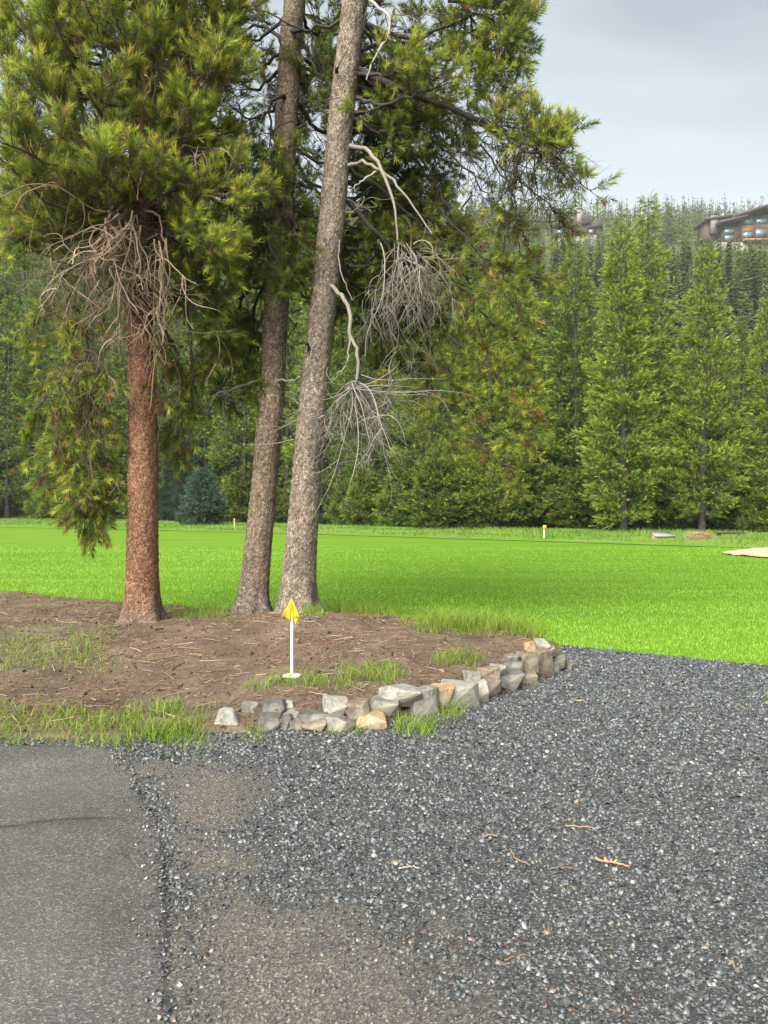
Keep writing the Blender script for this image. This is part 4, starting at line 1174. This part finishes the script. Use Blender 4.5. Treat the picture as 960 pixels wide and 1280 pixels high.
LOWS = [(545, 560, 41.5), (505, 575, 43), (455, 585, 45), (430, 600, 47), (590, 585, 42), (948, 610, 37.5), (640, 610, 43)]
for px, py, Y in LOWS:
    top = P(px, py, Y)
    plant('l', top[0], Y, top[2], "low bushy young pine at the foot of the forest edge", "low pines at the forest edge", wide=1.1)
for px, py, Y, lab in [(255, 590, 47, "small blue green spruce at the meadow's far edge beside the orange stake"), (388, 600, 50, "small blue green spruce at the meadow's far edge behind the leaning trunk")]:
    top = P(px, py, Y); plant('y', top[0], Y, top[2] + .1, lab, "small blue green spruces", "spruce_tree")
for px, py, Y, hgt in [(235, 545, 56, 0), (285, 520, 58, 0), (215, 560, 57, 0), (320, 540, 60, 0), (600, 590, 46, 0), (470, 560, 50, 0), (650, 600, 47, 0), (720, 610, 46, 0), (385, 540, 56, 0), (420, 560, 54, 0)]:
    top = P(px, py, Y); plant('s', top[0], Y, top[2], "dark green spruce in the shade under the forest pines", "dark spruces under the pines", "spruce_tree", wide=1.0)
# understorey filling the foot of the stand
for k_ in range(34):
    px = -40 + 1060 * (k_ + rng.random()) / 34; x = 0.0
    Y = 45.0
    for _ in range(4): Y = float(tree_line((px - 480) / FPX * Y)) + 2.0 + 5 * (k_ % 3) / 2
    x = (px - 480) / FPX * Y
    plant('ls'[int(rng.random() < .35)], x, Y, 2.6 + 3.2 * rng.random(), "young conifer in the understorey between the taller pine trunks", "understorey conifers", "young_conifer", wide=1.15)
# the deeper rows
pl = [(px, 0) for px in ()]
rows = [(3.4, 3.0, 'deded'), (7.5, 3.2, 'ddded'), (13.0, 3.8, 'deddd'), (20, 4.6, 'eddeb')]
for off, sp, kinds in rows:
    x = -44.0
    while x < 34:
        y = float(tree_line(x)) + off + rng.normal() * 1.0
        px = x / y * FPX + 480
        if -60 < px < 1030:
            pyt = np.interp(px, [-60, 100, 250, 430, 560, 640, 700, 760, 830, 900, 960, 1030], [330, 325, 340, 330, 330, 345, 360, 400, 420, 425, 430, 430]) + rng.normal() * 28 + off * 1.0
            H = (625 - pyt) / FPX * y + 1.6
            kd = kinds[rng.integers(0, len(kinds))]
            plant(kd, x, y, H, "tall pine in the dense stand behind the meadow", "pines of the stand behind the meadow", wide=.85 + .3 * rng.random())
        x += sp * (0.7 + .6 * rng.random())

# ------------------------------------------------------------------ hillside forest
def far_tree(seed, nb, tone, slim, bare=False):
    r = np.random.default_rng(seed); g = Geo()
    H = 1.0
    tubes(g, np.array([[0, 0, -.12], [0, 0, .5], [0, 0, .97]]), np.array([.014, .009, .002]), 4, (.22, .19, .16) if bare else (.10, .085, .07))
    z = .10 + .88 * r.random(nb) ** 1.15
    a = r.random(nb) * 6.283
    env = .155 * slim * (1 - z) ** .75 + .008
    rr = env * (.45 + .7 * r.random(nb))
    if bare: z = .2 + .75 * r.random(nb); rr = .05 * (1 - z)
    d = np.stack([np.cos(a), np.sin(a), 0 * a], -1); sd_ = np.stack([-np.sin(a), np.cos(a), 0 * a], -1)
    wv = (.020 + .03 * r.random(nb)) * (.45 + .7 * (1 - z)) * (0.25 if bare else 1)
    c = np.stack([0 * z, 0 * z, z], -1)
    v0 = c + np.array([0, 0, .022]); v1 = c + d * (rr * .7)[:, None] + sd_ * wv[:, None] - np.array([0, 0, 1.]) * (rr * .15)[:, None]
    v2 = c + d * (rr * .7)[:, None] - sd_ * wv[:, None] - np.array([0, 0, 1.]) * (rr * .15)[:, None]
    v3 = c + d * rr[:, None] * 1.15 + np.array([0, 0, 1.]) * (rr * .02 - .006)[:, None]
    v = np.stack([v0, v1, v3, v2], 1)
    b0 = (np.arange(nb) * 4)[:, None]
    t = np.concatenate([b0 + [[0, 1, 2]], b0 + [[0, 2, 3]]])
    pal = np.array([(.24, .21, .18)]) if bare else np.array([(.10, .14, .036), (.145, .185, .04), (.07, .105, .032)])
    cc = pal[r.integers(0, len(pal), nb)] * tone * (0.8 + .4 * r.random((nb, 1)))
    g.add(v.reshape(-1, 3), t=t, c=np.repeat(cc, 4, 0))
    return g
FAR = [far_tree(300 + i, 420, [1.15, .95, .75, 1.3, .85, 1.0][i], [1, .85, 1.1, .95, .75, 1.05][i]) for i in range(6)]
FARM = [g_.mesh("hill_pine", M_NEEDLE) for g_ in FAR]
SNAG = far_tree(330, 60, 1, 1, True); SNAGM = SNAG.mesh("snag", M_WOOD)
HOUSES = [(925, 250.0), (722, 262.0), (18, 255.0)]
hx = [((px - 480) / FPX * Y, Y) for px, Y in HOUSES]
def low_enough(x, y, z, h):
    for (a_, b_), lim, wdt in zip(hx, (299, 291, 310), (15, 9, 13)):
        if y < b_ - 2 and abs(x * b_ / y - a_) < wdt + 4:
            h = min(h, (625 - lim) / FPX * y + CAMH - z)
    return h
def clear(x, y):
    for k_, (a_, b_) in enumerate(hx):
        wdt = (17, 12, 14)[k_]
        if abs(x - a_) < wdt and b_ - 12 < y < b_ + 16: return True
    return False
cand = []
n = 5200
ty = 78 + 480 * rng.random(n) ** .9; tx = (ty * (-.62 + 1.24 * rng.random(n)))
hz = hill(tx, ty)
order = np.argsort(ty)
spots = []
for i in order:
    if clear(tx[i], ty[i]): continue
    hh_ = low_enough(tx[i], ty[i], float(hz[i]), float((9 + 6 * rng.random()) * np.interp(ty[i], [78, 130, 330, 500], [1.0, 1.1, 1.0, .8])))
    if hh_ > 3.5: spots.append((tx[i], ty[i], float(hz[i]), hh_))
# the ones seen best: right of the near trees, above their tops
def score(s_):
    px = s_[0] / s_[1] * FPX + 480; py = 625 - (s_[2] + s_[3] - 1.6) / s_[1] * FPX
    vis = (560 < px < 985) and py < 430
    return (0 if vis else 1, s_[1])
spots.sort(key=score)
for k_, (x, y, z, h) in enumerate(spots[:280]):
    if k_ % 16 == 5:
        o = link("dead_snag", SNAGM, None, (x, y, z)); o.scale = (h * .9, h * .9, h * .95)
        tag(o, "pale bare dead trunk among the green hillside pines", "tree", "dead trunks on the hillside")
    else:
        o = link("hillside_pine", FARM[int(rng.integers(0, 6))], None, (x, y, z)); o.scale = (h, h, h)
        tag(o, "slim green pine on the forested slope behind the meadow", "tree", "pines on the hillside")
    o.rotation_euler = (0, 0, rng.random() * 6.28)
g = Geo()
LOWP = [far_tree(400 + i, 34 if i < 4 else 20, [1.1, .9, .75, 1.2][i % 4], [1.6, 1.4, 1.6, 1.5][i % 4] * (1 if i < 4 else 1.3)) for i in range(8)]
LOWD = []
for q in LOWP:
    v = np.concatenate(q.v); c = np.concatenate(q.c); LOWD.append((v, np.concatenate(q.t), np.concatenate(q.q), c))
for (x, y, z, h) in spots[280:4000]:
    v, t, qd, c = LOWD[int(rng.integers(0, 4)) + (4 if y > 300 else 0)]
    an = rng.random() * 6.28; ca, sa = math.cos(an), math.sin(an)
    vv = np.stack([v[:, 0] * ca - v[:, 1] * sa, v[:, 0] * sa + v[:, 1] * ca, v[:, 2]], 1) * h + np.array([x, y, z])
    g.add(vv, t=t, q=qd, c=c * (.85 + .3 * rng.random()))
stuff(g.build("far_forest", M_NEEDLE), "distant mass of conifers covering the hill up to the ridge", "forest")

# ------------------------------------------------------------------ houses on the hill
M_ROOF = plain("brown_roof", (.055, .042, .038), .7, .3, .2, .8)
M_TIMBER = plain("warm_timber", (.22, .12, .07), .6, .3, .2, .8)
M_DARKT = plain("dark_timber", (.07, .048, .038), .7, .3, .2, .8)
M_RSTONE = plain("house_stone", (.17, .16, .145), .85, .2, .3, 1.2)
M_STEEL = plain("window_frame", (.04, .04, .045), .5, .4, .1)
def glass_mat():
    m, t, b = mat("window_glass", 0.05, 0.8)
    b.inputs['Base Color'].default_value = (.28, .36, .42, 1); b.inputs['Metallic'].default_value = 0.55
    n = noise(t, coords(t), .6, 2); bump(t, b, n, .05, .05)
    return m
M_GLASS = glass_mat()
def part(root, name, items, m, parent=None):
    gg = Geo()
    for c_, s_ in items: box(gg, c_, s_)
    o = gg.build(name, m, parent or root)
    return o
def roof_slab(root, name, x0, x1, z0, z1, y0, y1, th, m):
    gg = Geo()
    v = np.array([[x0, y0, z0], [x1, y0, z1], [x1, y1, z1], [x0, y1, z0]], float)
    v = np.concatenate([v, v + [0, 0, th]])
    gg.add(v, q=[[0, 3, 2, 1], [4, 5, 6, 7], [0, 1, 5, 4], [1, 2, 6, 5], [2, 3, 7, 6], [3, 0, 4, 7]])
    return gg.build(name, m, root)
def window(root, x, z, wd_, ht, y, mull=1):
    f = part(root, "window", [((x, y - .06, z + ht / 2), (wd_, .12, .12)), ((x, y - .06, z - ht / 2), (wd_, .12, .12)),
                              ((x - wd_ / 2, y - .06, z), (.12, .13, ht)), ((x + wd_ / 2, y - .06, z), (.12, .13, ht))]
             + [((x - wd_ / 2 + wd_ * (i + 1) / (mull + 1), y - .06, z), (.1, .12, ht)) for i in range(mull)], M_STEEL)
    part(root, "pane", [((x, y - .02, z), (wd_ - .1, .04, ht - .1))], M_GLASS, f)

k_ = FPX / 250.0
b = P(925, 312, 250)
H1 = thing("hillside_house", "modern brown house with sloping roofs and tall glazing on the hill", "house", (b[0], 250, b[2] - 4))
u = 250 / FPX
def hxz(px, py): return (px - 925) * u, (312 - py) * u + 4
def hbox(nm, m, px0, px1, py0, py1, y0, y1):
    x0, z1 = hxz(px0, py0); x1, z0 = hxz(px1, py1)
    return part(H1, nm, [(((x0 + x1) / 2, (y0 + y1) / 2, (z0 + z1) / 2), (x1 - x0, y1 - y0, z1 - z0))], m)
hbox("foundation", M_RSTONE, 896, 1000, 304, 330, -1, 10)
hbox("wall", M_DARKT, 903, 926, 283, 304, -.4, 9)
hbox("wall", M_TIMBER, 926, 942, 270, 304, .2, 9.4)
hbox("wall", M_DARKT, 942, 1000, 268, 304, .6, 9.8)
hbox("wall", M_DARKT, 884, 903, 277, 304, 1, 8)
hbox("chimney", M_RSTONE, 888, 896, 269, 292, -.6, 1.4)
hbox("chimney_cap", M_STEEL, 887.5, 896.5, 268, 270, -.7, 1.5)
def rs(px0, py0, px1, py1, y0, y1, th=.5):
    x0, z0 = hxz(px0, py0); x1, z1 = hxz(px1, py1); roof_slab(H1, "roof", x0, x1, z0, z1, y0, y1, th, M_ROOF)
rs(893, 283.5, 930, 275.5, -3, 9, .8); rs(914, 275, 954, 263, -2.5, 10, .9); rs(881, 276, 916, 272.5, -1, 9, .7); rs(954, 263, 1000, 262, -2.5, 10, .9)
def hwin(px0, px1, py0, py1, y, mull):
    x0, z1 = hxz(px0, py0); x1, z0 = hxz(px1, py1); window(H1, (x0 + x1) / 2, (z0 + z1) / 2, x1 - x0, z1 - z0, y, mull)
hwin(904, 917, 286, 293, -.4, 2); hwin(905, 916, 294, 301, -.4, 2); hwin(928, 941, 272, 281, .2, 2); hwin(929, 941, 289, 297, .2, 1)
hwin(945, 960, 272, 279, .6, 2); hwin(945, 958, 285, 295, .6, 2)
hbox("deck", M_TIMBER, 926, 960, 302, 304, -3, -.02)

b = P(722, 300, 262); u2 = 262 / FPX
H2 = thing("gabled_house", "dark brown gabled house with a stone chimney among hillside trees", "house", (b[0], 262, b[2] - 5))
H2.rotation_euler = (0, 0, R(-16))
def q2(px, py): return (px - 722) * u2, (300 - py) * u2 + 5
def b2(nm, m, px0, px1, py0, py1, y0, y1):
    x0, z1 = q2(px0, py0); x1, z0 = q2(px1, py1)
    return part(H2, nm, [(((x0 + x1) / 2, (y0 + y1) / 2, (z0 + z1) / 2), (x1 - x0, y1 - y0, z1 - z0))], m)
b2("foundation", M_RSTONE, 690, 745, 296, 318, -.3, 8)
b2("wall", M_DARKT, 692, 743, 280, 296, 0, 7.6)
def gable(nm, px0, px1, py0, pyr, y0, y1, m):
    x0, z0 = q2(px0, py0); x1, _ = q2(px1, py0); _, zr = q2(px0, pyr); ym = (y0 + y1) / 2
    gg = Geo()
    v = np.array([[x0, y0, z0], [x0, y1, z0], [x0, ym, zr], [x1, y0, z0], [x1, y1, z0], [x1, ym, zr]], float)
    gg.add(v, t=[[0, 2, 1], [3, 4, 5]], q=[[0, 3, 5, 2], [1, 2, 5, 4], [0, 1, 4, 3]])
    return gg.build(nm, m, H2)
gable("roof", 688, 738, 281, 265.5, -1.2, 8.8, M_ROOF)
gable("porch_roof", 734, 752, 286, 276, -1.0, 5, M_ROOF)
b2("chimney", M_RSTONE, 721, 727, 262, 284, -.6, 1.2); b2("chimney_cap", M_STEEL, 720.6, 727.4, 261.4, 262.4, -.8, 1.4)
for px0, px1, py0, py1 in [(696, 704, 284, 291), (708, 716, 284, 291), (735, 741, 287, 294)]:
    x0, z1 = q2(px0, py0); x1, z0 = q2(px1, py1); window(H2, (x0 + x1) / 2, (z0 + z1) / 2, x1 - x0, z1 - z0, -.02, 1)
gg = Geo(); b2("wall", M_DARKT, 743.5, 750, 286, 296, .3, 4)
b = P(18, 318, 255); u3 = 255 / FPX
H3 = thing("pale_house", "pale walled house with flat grey roof glimpsed left of the bushy crown", "house", (b[0], 255, b[2] - 4))
def q3(px, py): return (px - 18) * u3, (318 - py) * u3 + 4
def b3(nm, m, px0, px1, py0, py1, y0, y1):
    x0, z1 = q3(px0, py0); x1, z0 = q3(px1, py1)
    return part(H3, nm, [(((x0 + x1) / 2, (y0 + y1) / 2, (z0 + z1) / 2), (x1 - x0, y1 - y0, z1 - z0))], m)
M_PALEW = plain("pale_render", (.42, .42, .41), .8, .2, .06, 1)
b3("wall", M_PALEW, -22, 40, 297, 320, 0, 9); b3("roof", plain("grey_roof", (.30, .30, .31), .7), -26, 45, 293, 297, -1.2, 10); b3("foundation", M_RSTONE, -22, 40, 320.2, 336, -.2, 9)
for px0 in (-15, 2, 10, 26):
    x0, z1 = q3(px0, 300); x1, z0 = q3(px0 + 6, 310); window(H3, (x0 + x1) / 2, (z0 + z1) / 2, x1 - x0, z1 - z0, 0, 1)

# ------------------------------------------------------------------ small things
def cone_tube(gg, pts, rad, sides, col=(1, 1, 1)): tubes(gg, np.asarray(pts, float), np.asarray(rad, float), sides, col)
M_WHITE = plain("white_plastic", (.62, .62, .60), .4, .5, .04)
M_YELLOW = plain("orange_yellow_cloth", (.78, .34, .012), .6, .2, .08, 20)
fb = Gd(365, 855, 0.13); fb[2] = float(soil_z(fb[0], fb[1]))
s_ = fb[1] / FPX
FL = thing("marker_flag", "small yellow marker flag on a white pole stuck in the soil", "flag", tuple(fb))
gg = Geo(); zt = 92 * s_
cone_tube(gg, [[0, 0, -.05], [0, 0, zt * .5], [.002, 0, zt - .002], [.002, 0, zt]], [.0115, .011, .0105, .001], 12); gg.build("pole", M_WHITE, FL, smooth=True)
gg = Geo(); cone_tube(gg, [[0, 0, -.004], [0, 0, .012], [0, 0, .014], [0, 0, .018]], [.072, .072, .068, .012], 24); gg.build("base_disc", M_WHITE, FL, smooth=False)
gg = Geo()   # pennant draped over the pole tip: two folded triangles with a tail
def sheet(gg, tri, nx=10):
    a_, b_, c_ = [np.array(p_) for p_ in tri]
    vv, tt = [], []
    idx = {}
    for i in range(nx + 1):
        for j in range(nx + 1 - i):
            l1, l2 = i / nx, j / nx; p_ = a_ * (1 - l1 - l2) + b_ * l1 + c_ * l2
            p_ = p_ + np.array([0, -.012 * math.sin(5 * l1 + 2) * (l1 + l2), 0]); idx[i, j] = len(vv); vv.append(p_)
    for i in range(nx):
        for j in range(nx - i):
            tt.append([idx[i, j], idx[i + 1, j], idx[i, j + 1]])
            if i + j < nx - 1: tt.append([idx[i + 1, j], idx[i + 1, j + 1], idx[i, j + 1]])
    gg.add(np.array(vv), t=tt)
q_ = lambda dx, dz, y: (dx * s_, y, zt + dz * s_)
sheet(gg, (q_(0, 6, -.014), q_(-12, -16, -.045), q_(-2, -21, -.016)))
sheet(gg, (q_(0, 6, -.0145), q_(-2, -21, -.0165), q_(2, -20, -.018)))
sheet(gg, (q_(.3, 6, -.014), q_(2, -18, -.019), q_(10.5, -17, -.055)))
sheet(gg, (q_(1.5, -15, -.012), q_(9.5, -17, -.035), q_(5, -26.5, -.02)))
o = gg.build("pennant", M_YELLOW, FL, smooth=True)
sm = o.modifiers.new("thickness", 'SOLIDIFY'); sm.thickness = .0015

def stake(px, py0, py1, label, colr, flag=True):
    p_ = Gd(px, py0); sc_ = p_[1] / FPX; h_ = (py0 - py1) * sc_
    o = thing("marker_stake", label, "stake", (p_[0], p_[1], 0))
    part(o, "post", [((0, 0, h_ / 2 - .1), (.036, .036, h_ + .2))], M_WHITE if flag else plain("stake_wood", (.62, .36, .16), .8))
    if flag: part(o, "tag", [((.02, -.03, h_ - .03), (.14, .02, .16))], M_YELLOW)
stake(680, 674, 658, "thin pale stake with a yellow top standing in the meadow", 0)
stake(293, 663, 648, "short orange wooden stake at the meadow's far edge by the small spruce", 0, False)

# utility box
p_ = Gd(827, 675.5); sc_ = p_[1] / FPX
UB = thing("utility_box", "low grey lidded utility box with brownish side at the forest edge", "utility box", (p_[0], p_[1], 0))
M_BOXG = plain("weathered_grey", (.2, .205, .21), .7, .3, .12, 3); M_BOXB = plain("rusty_tan", (.26, .16, .11), .8, .2, .2, 4)
gg = Geo()
wv, hv, dv_ = 13 * sc_, 9.5 * sc_, .7
v = np.array([[-wv, -dv_ / 2, -.05], [wv, -dv_ / 2, -.05], [wv, dv_ / 2, -.05], [-wv, dv_ / 2, -.05],
              [-wv * .93, -dv_ / 2 + .02, hv * .72], [wv * .97, -dv_ / 2 + .02, hv * .72], [wv * .9, dv_ / 2, hv * .9], [-wv * .8, dv_ / 2, hv * .9]])
gg.add(v, q=[[0, 3, 2, 1], [4, 5, 6, 7], [0, 1, 5, 4], [1, 2, 6, 5], [2, 3, 7, 6], [3, 0, 4, 7]]); gg.build("body", M_BOXB, UB)
gg = Geo()
t0 = np.array([[-wv, -dv_ / 2 - .05, hv * .55], [wv * 1.03, -dv_ / 2 - .05, hv * .55], [wv * .95, dv_ / 2, hv * 1.0], [-wv * .82, dv_ / 2, hv * 1.0]])
v = np.concatenate([t0, t0 + [0, 0, .03]])
gg.add(v, q=[[0, 3, 2, 1], [4, 5, 6, 7], [0, 1, 5, 4], [1, 2, 6, 5], [2, 3, 7, 6], [3, 0, 4, 7]]); gg.build("lid", M_BOXG, UB)

# brush pile, dark plank
p_ = Gd(878, 677)
BP = thing("brush_pile", "heap of dry tan brush and straw beside the utility box", "brush pile", (p_[0], p_[1] + .4, 0))
n = 900
th = rng.random(n) * 6.28; rr_ = rng.random(n) ** .6
bx, by = rr_ * np.cos(th) * .62, rr_ * np.sin(th) * .5; bz = .34 * (1 - rr_ ** 1.6) * rng.random(n) ** .5
d = unit(np.stack([rng.normal(size=n), rng.normal(size=n), .35 * rng.normal(size=n) + .1], -1)) * (.12 + .16 * rng.random((n, 1)))
c0 = np.stack([bx, by, bz], -1)
gg = Geo(); tubes(gg, np.stack([c0 - d, c0 + [0, 0, .03], c0 + d], 1), np.tile([.006, .009, .004], (n, 1)), 3, pick(n, [(.34, .25, .14), (.22, .15, .09), (.42, .33, .2)], [3, 2, 2]))
stuff(gg.build("dry_stems", M_LITTER, BP))
p_ = Gd(912, 671)
PK = link("dark_plank", None, None, (p_[0], p_[1], 0)); tag(PK, "dark weathered plank lying propped beside the brush pile", "plank")
M_PLANK = plain("charred_wood", (.035, .033, .033), .8, .2, .2, 5)
part(PK, "board", [((0, 0, .17), (1.2, .22, .07))], M_PLANK); part(PK, "support", [((.42, .02, .06), (.1, .2, .14))], M_PLANK); part(PK, "support", [((-.45, .02, .06), (.1, .2, .14))], M_PLANK)

# twigs on the gravel
TW = [([(706, 1031), (728, 1034), (751, 1034)], "straight tan twig lying across the dark gravel"), ([(638, 1062), (645, 1074), (663, 1081)], "bent tan twig with a hooked end on the gravel"),
      ([(744, 1074), (765, 1079), (787, 1083)], "thick knobbly tan twig on the gravel"), ([(687, 1086), (704, 1085), (722, 1087)], "faint brown twig beside the bent one on gravel"),
      ([(498, 1086), (512, 1084), (524, 1085)], "short pale weathered stick on the gravel"), ([(630, 1200), (645, 1197), (660, 1194)], "slim reddish twig low on the gravel among dark chips"),
      ([(604, 1046), (613, 1044), (622, 1046)], "tiny forked tan twig on the gravel")]
for k_, (pp, lab) in enumerate(TW):
    w3 = np.array([Gd(a_, b_, .025) for a_, b_ in pp]); c = w3.mean(0)
    w3[:, 2] += np.array([0, .004, .001])
    gg = Geo(); rr_ = (.0065 if k_ == 2 else .0042)
    pts = spline(w3 - c, 12) + rng.normal(size=(12, 3)) * .0022
    tubes(gg, pts, rr_ * np.linspace(1, .55, 12), 6, [(0.248, 0.174, 0.105), (0.223, 0.155, 0.093), (0.260, 0.167, 0.093), (0.149, 0.099, 0.068), (0.298, 0.273, 0.236), (0.186, 0.105, 0.062), (0.260, 0.167, 0.087)][k_])
    if k_ == 2:
        for j in range(4):
            a_ = pts[3 + j]; e = a_ + np.array([rng.normal() * .01, rng.normal() * .014, .008]); tubes(gg, np.array([a_, (a_ + e) / 2, e]), np.array([.005, .005, .003]), 5, (.42, .27, .15))
    o = gg.build("twig", M_WOOD, smooth=True); o.location = Vector(c); tag(o, lab, "twig", "twigs on the gravel")
# fallen leaf
p_ = Gd(722, 876, .03)
gg = Geo(); m_ = 9; uu = np.linspace(-1, 1, m_)
vv = np.concatenate([np.stack([uu * .06, .02 * (1 - uu ** 2), .012 * uu ** 2], -1), np.stack([uu * .06, -.02 * (1 - uu ** 2), .012 * uu ** 2 + .006], -1)])
gg.add(vv, q=[[i, i + 1, m_ + i + 1, m_ + i] for i in range(m_ - 1)], c=(.40, .27, .14))
o = gg.build("fallen_leaf", M_LITTER, smooth=True); o.location = Vector(p_); o.rotation_euler = (.2, .1, .3)
o.modifiers.new("thickness", 'SOLIDIFY').thickness = .001
tag(o, "curled tan leaf on the gravel near the rock border's end", "leaf")

# ------------------------------------------------------------------ air
gg = Geo(); box(gg, (0, 560, 121), (1900, 2000, 260))
hz_m = bpy.data.materials.new("haze"); hz_m.use_nodes = True; t = hz_m.node_tree; t.nodes.remove(t.nodes['Principled BSDF'])
pv = t.nodes.new("ShaderNodeVolumePrincipled"); pv.inputs['Density'].default_value = 0.00022; pv.inputs['Color'].default_value = (.88, .95, 1, 1)
t.links.new(pv.outputs[0], t.nodes['Material Output'].inputs['Volume'])
hz_o = gg.build("haze", hz_m); hz_o['kind'] = 'stuff'
print("GRAVEL", NGRAVEL, "TRIS", sum(len(m.loops) - 2 * len(m.polygons) for m in bpy.data.meshes))
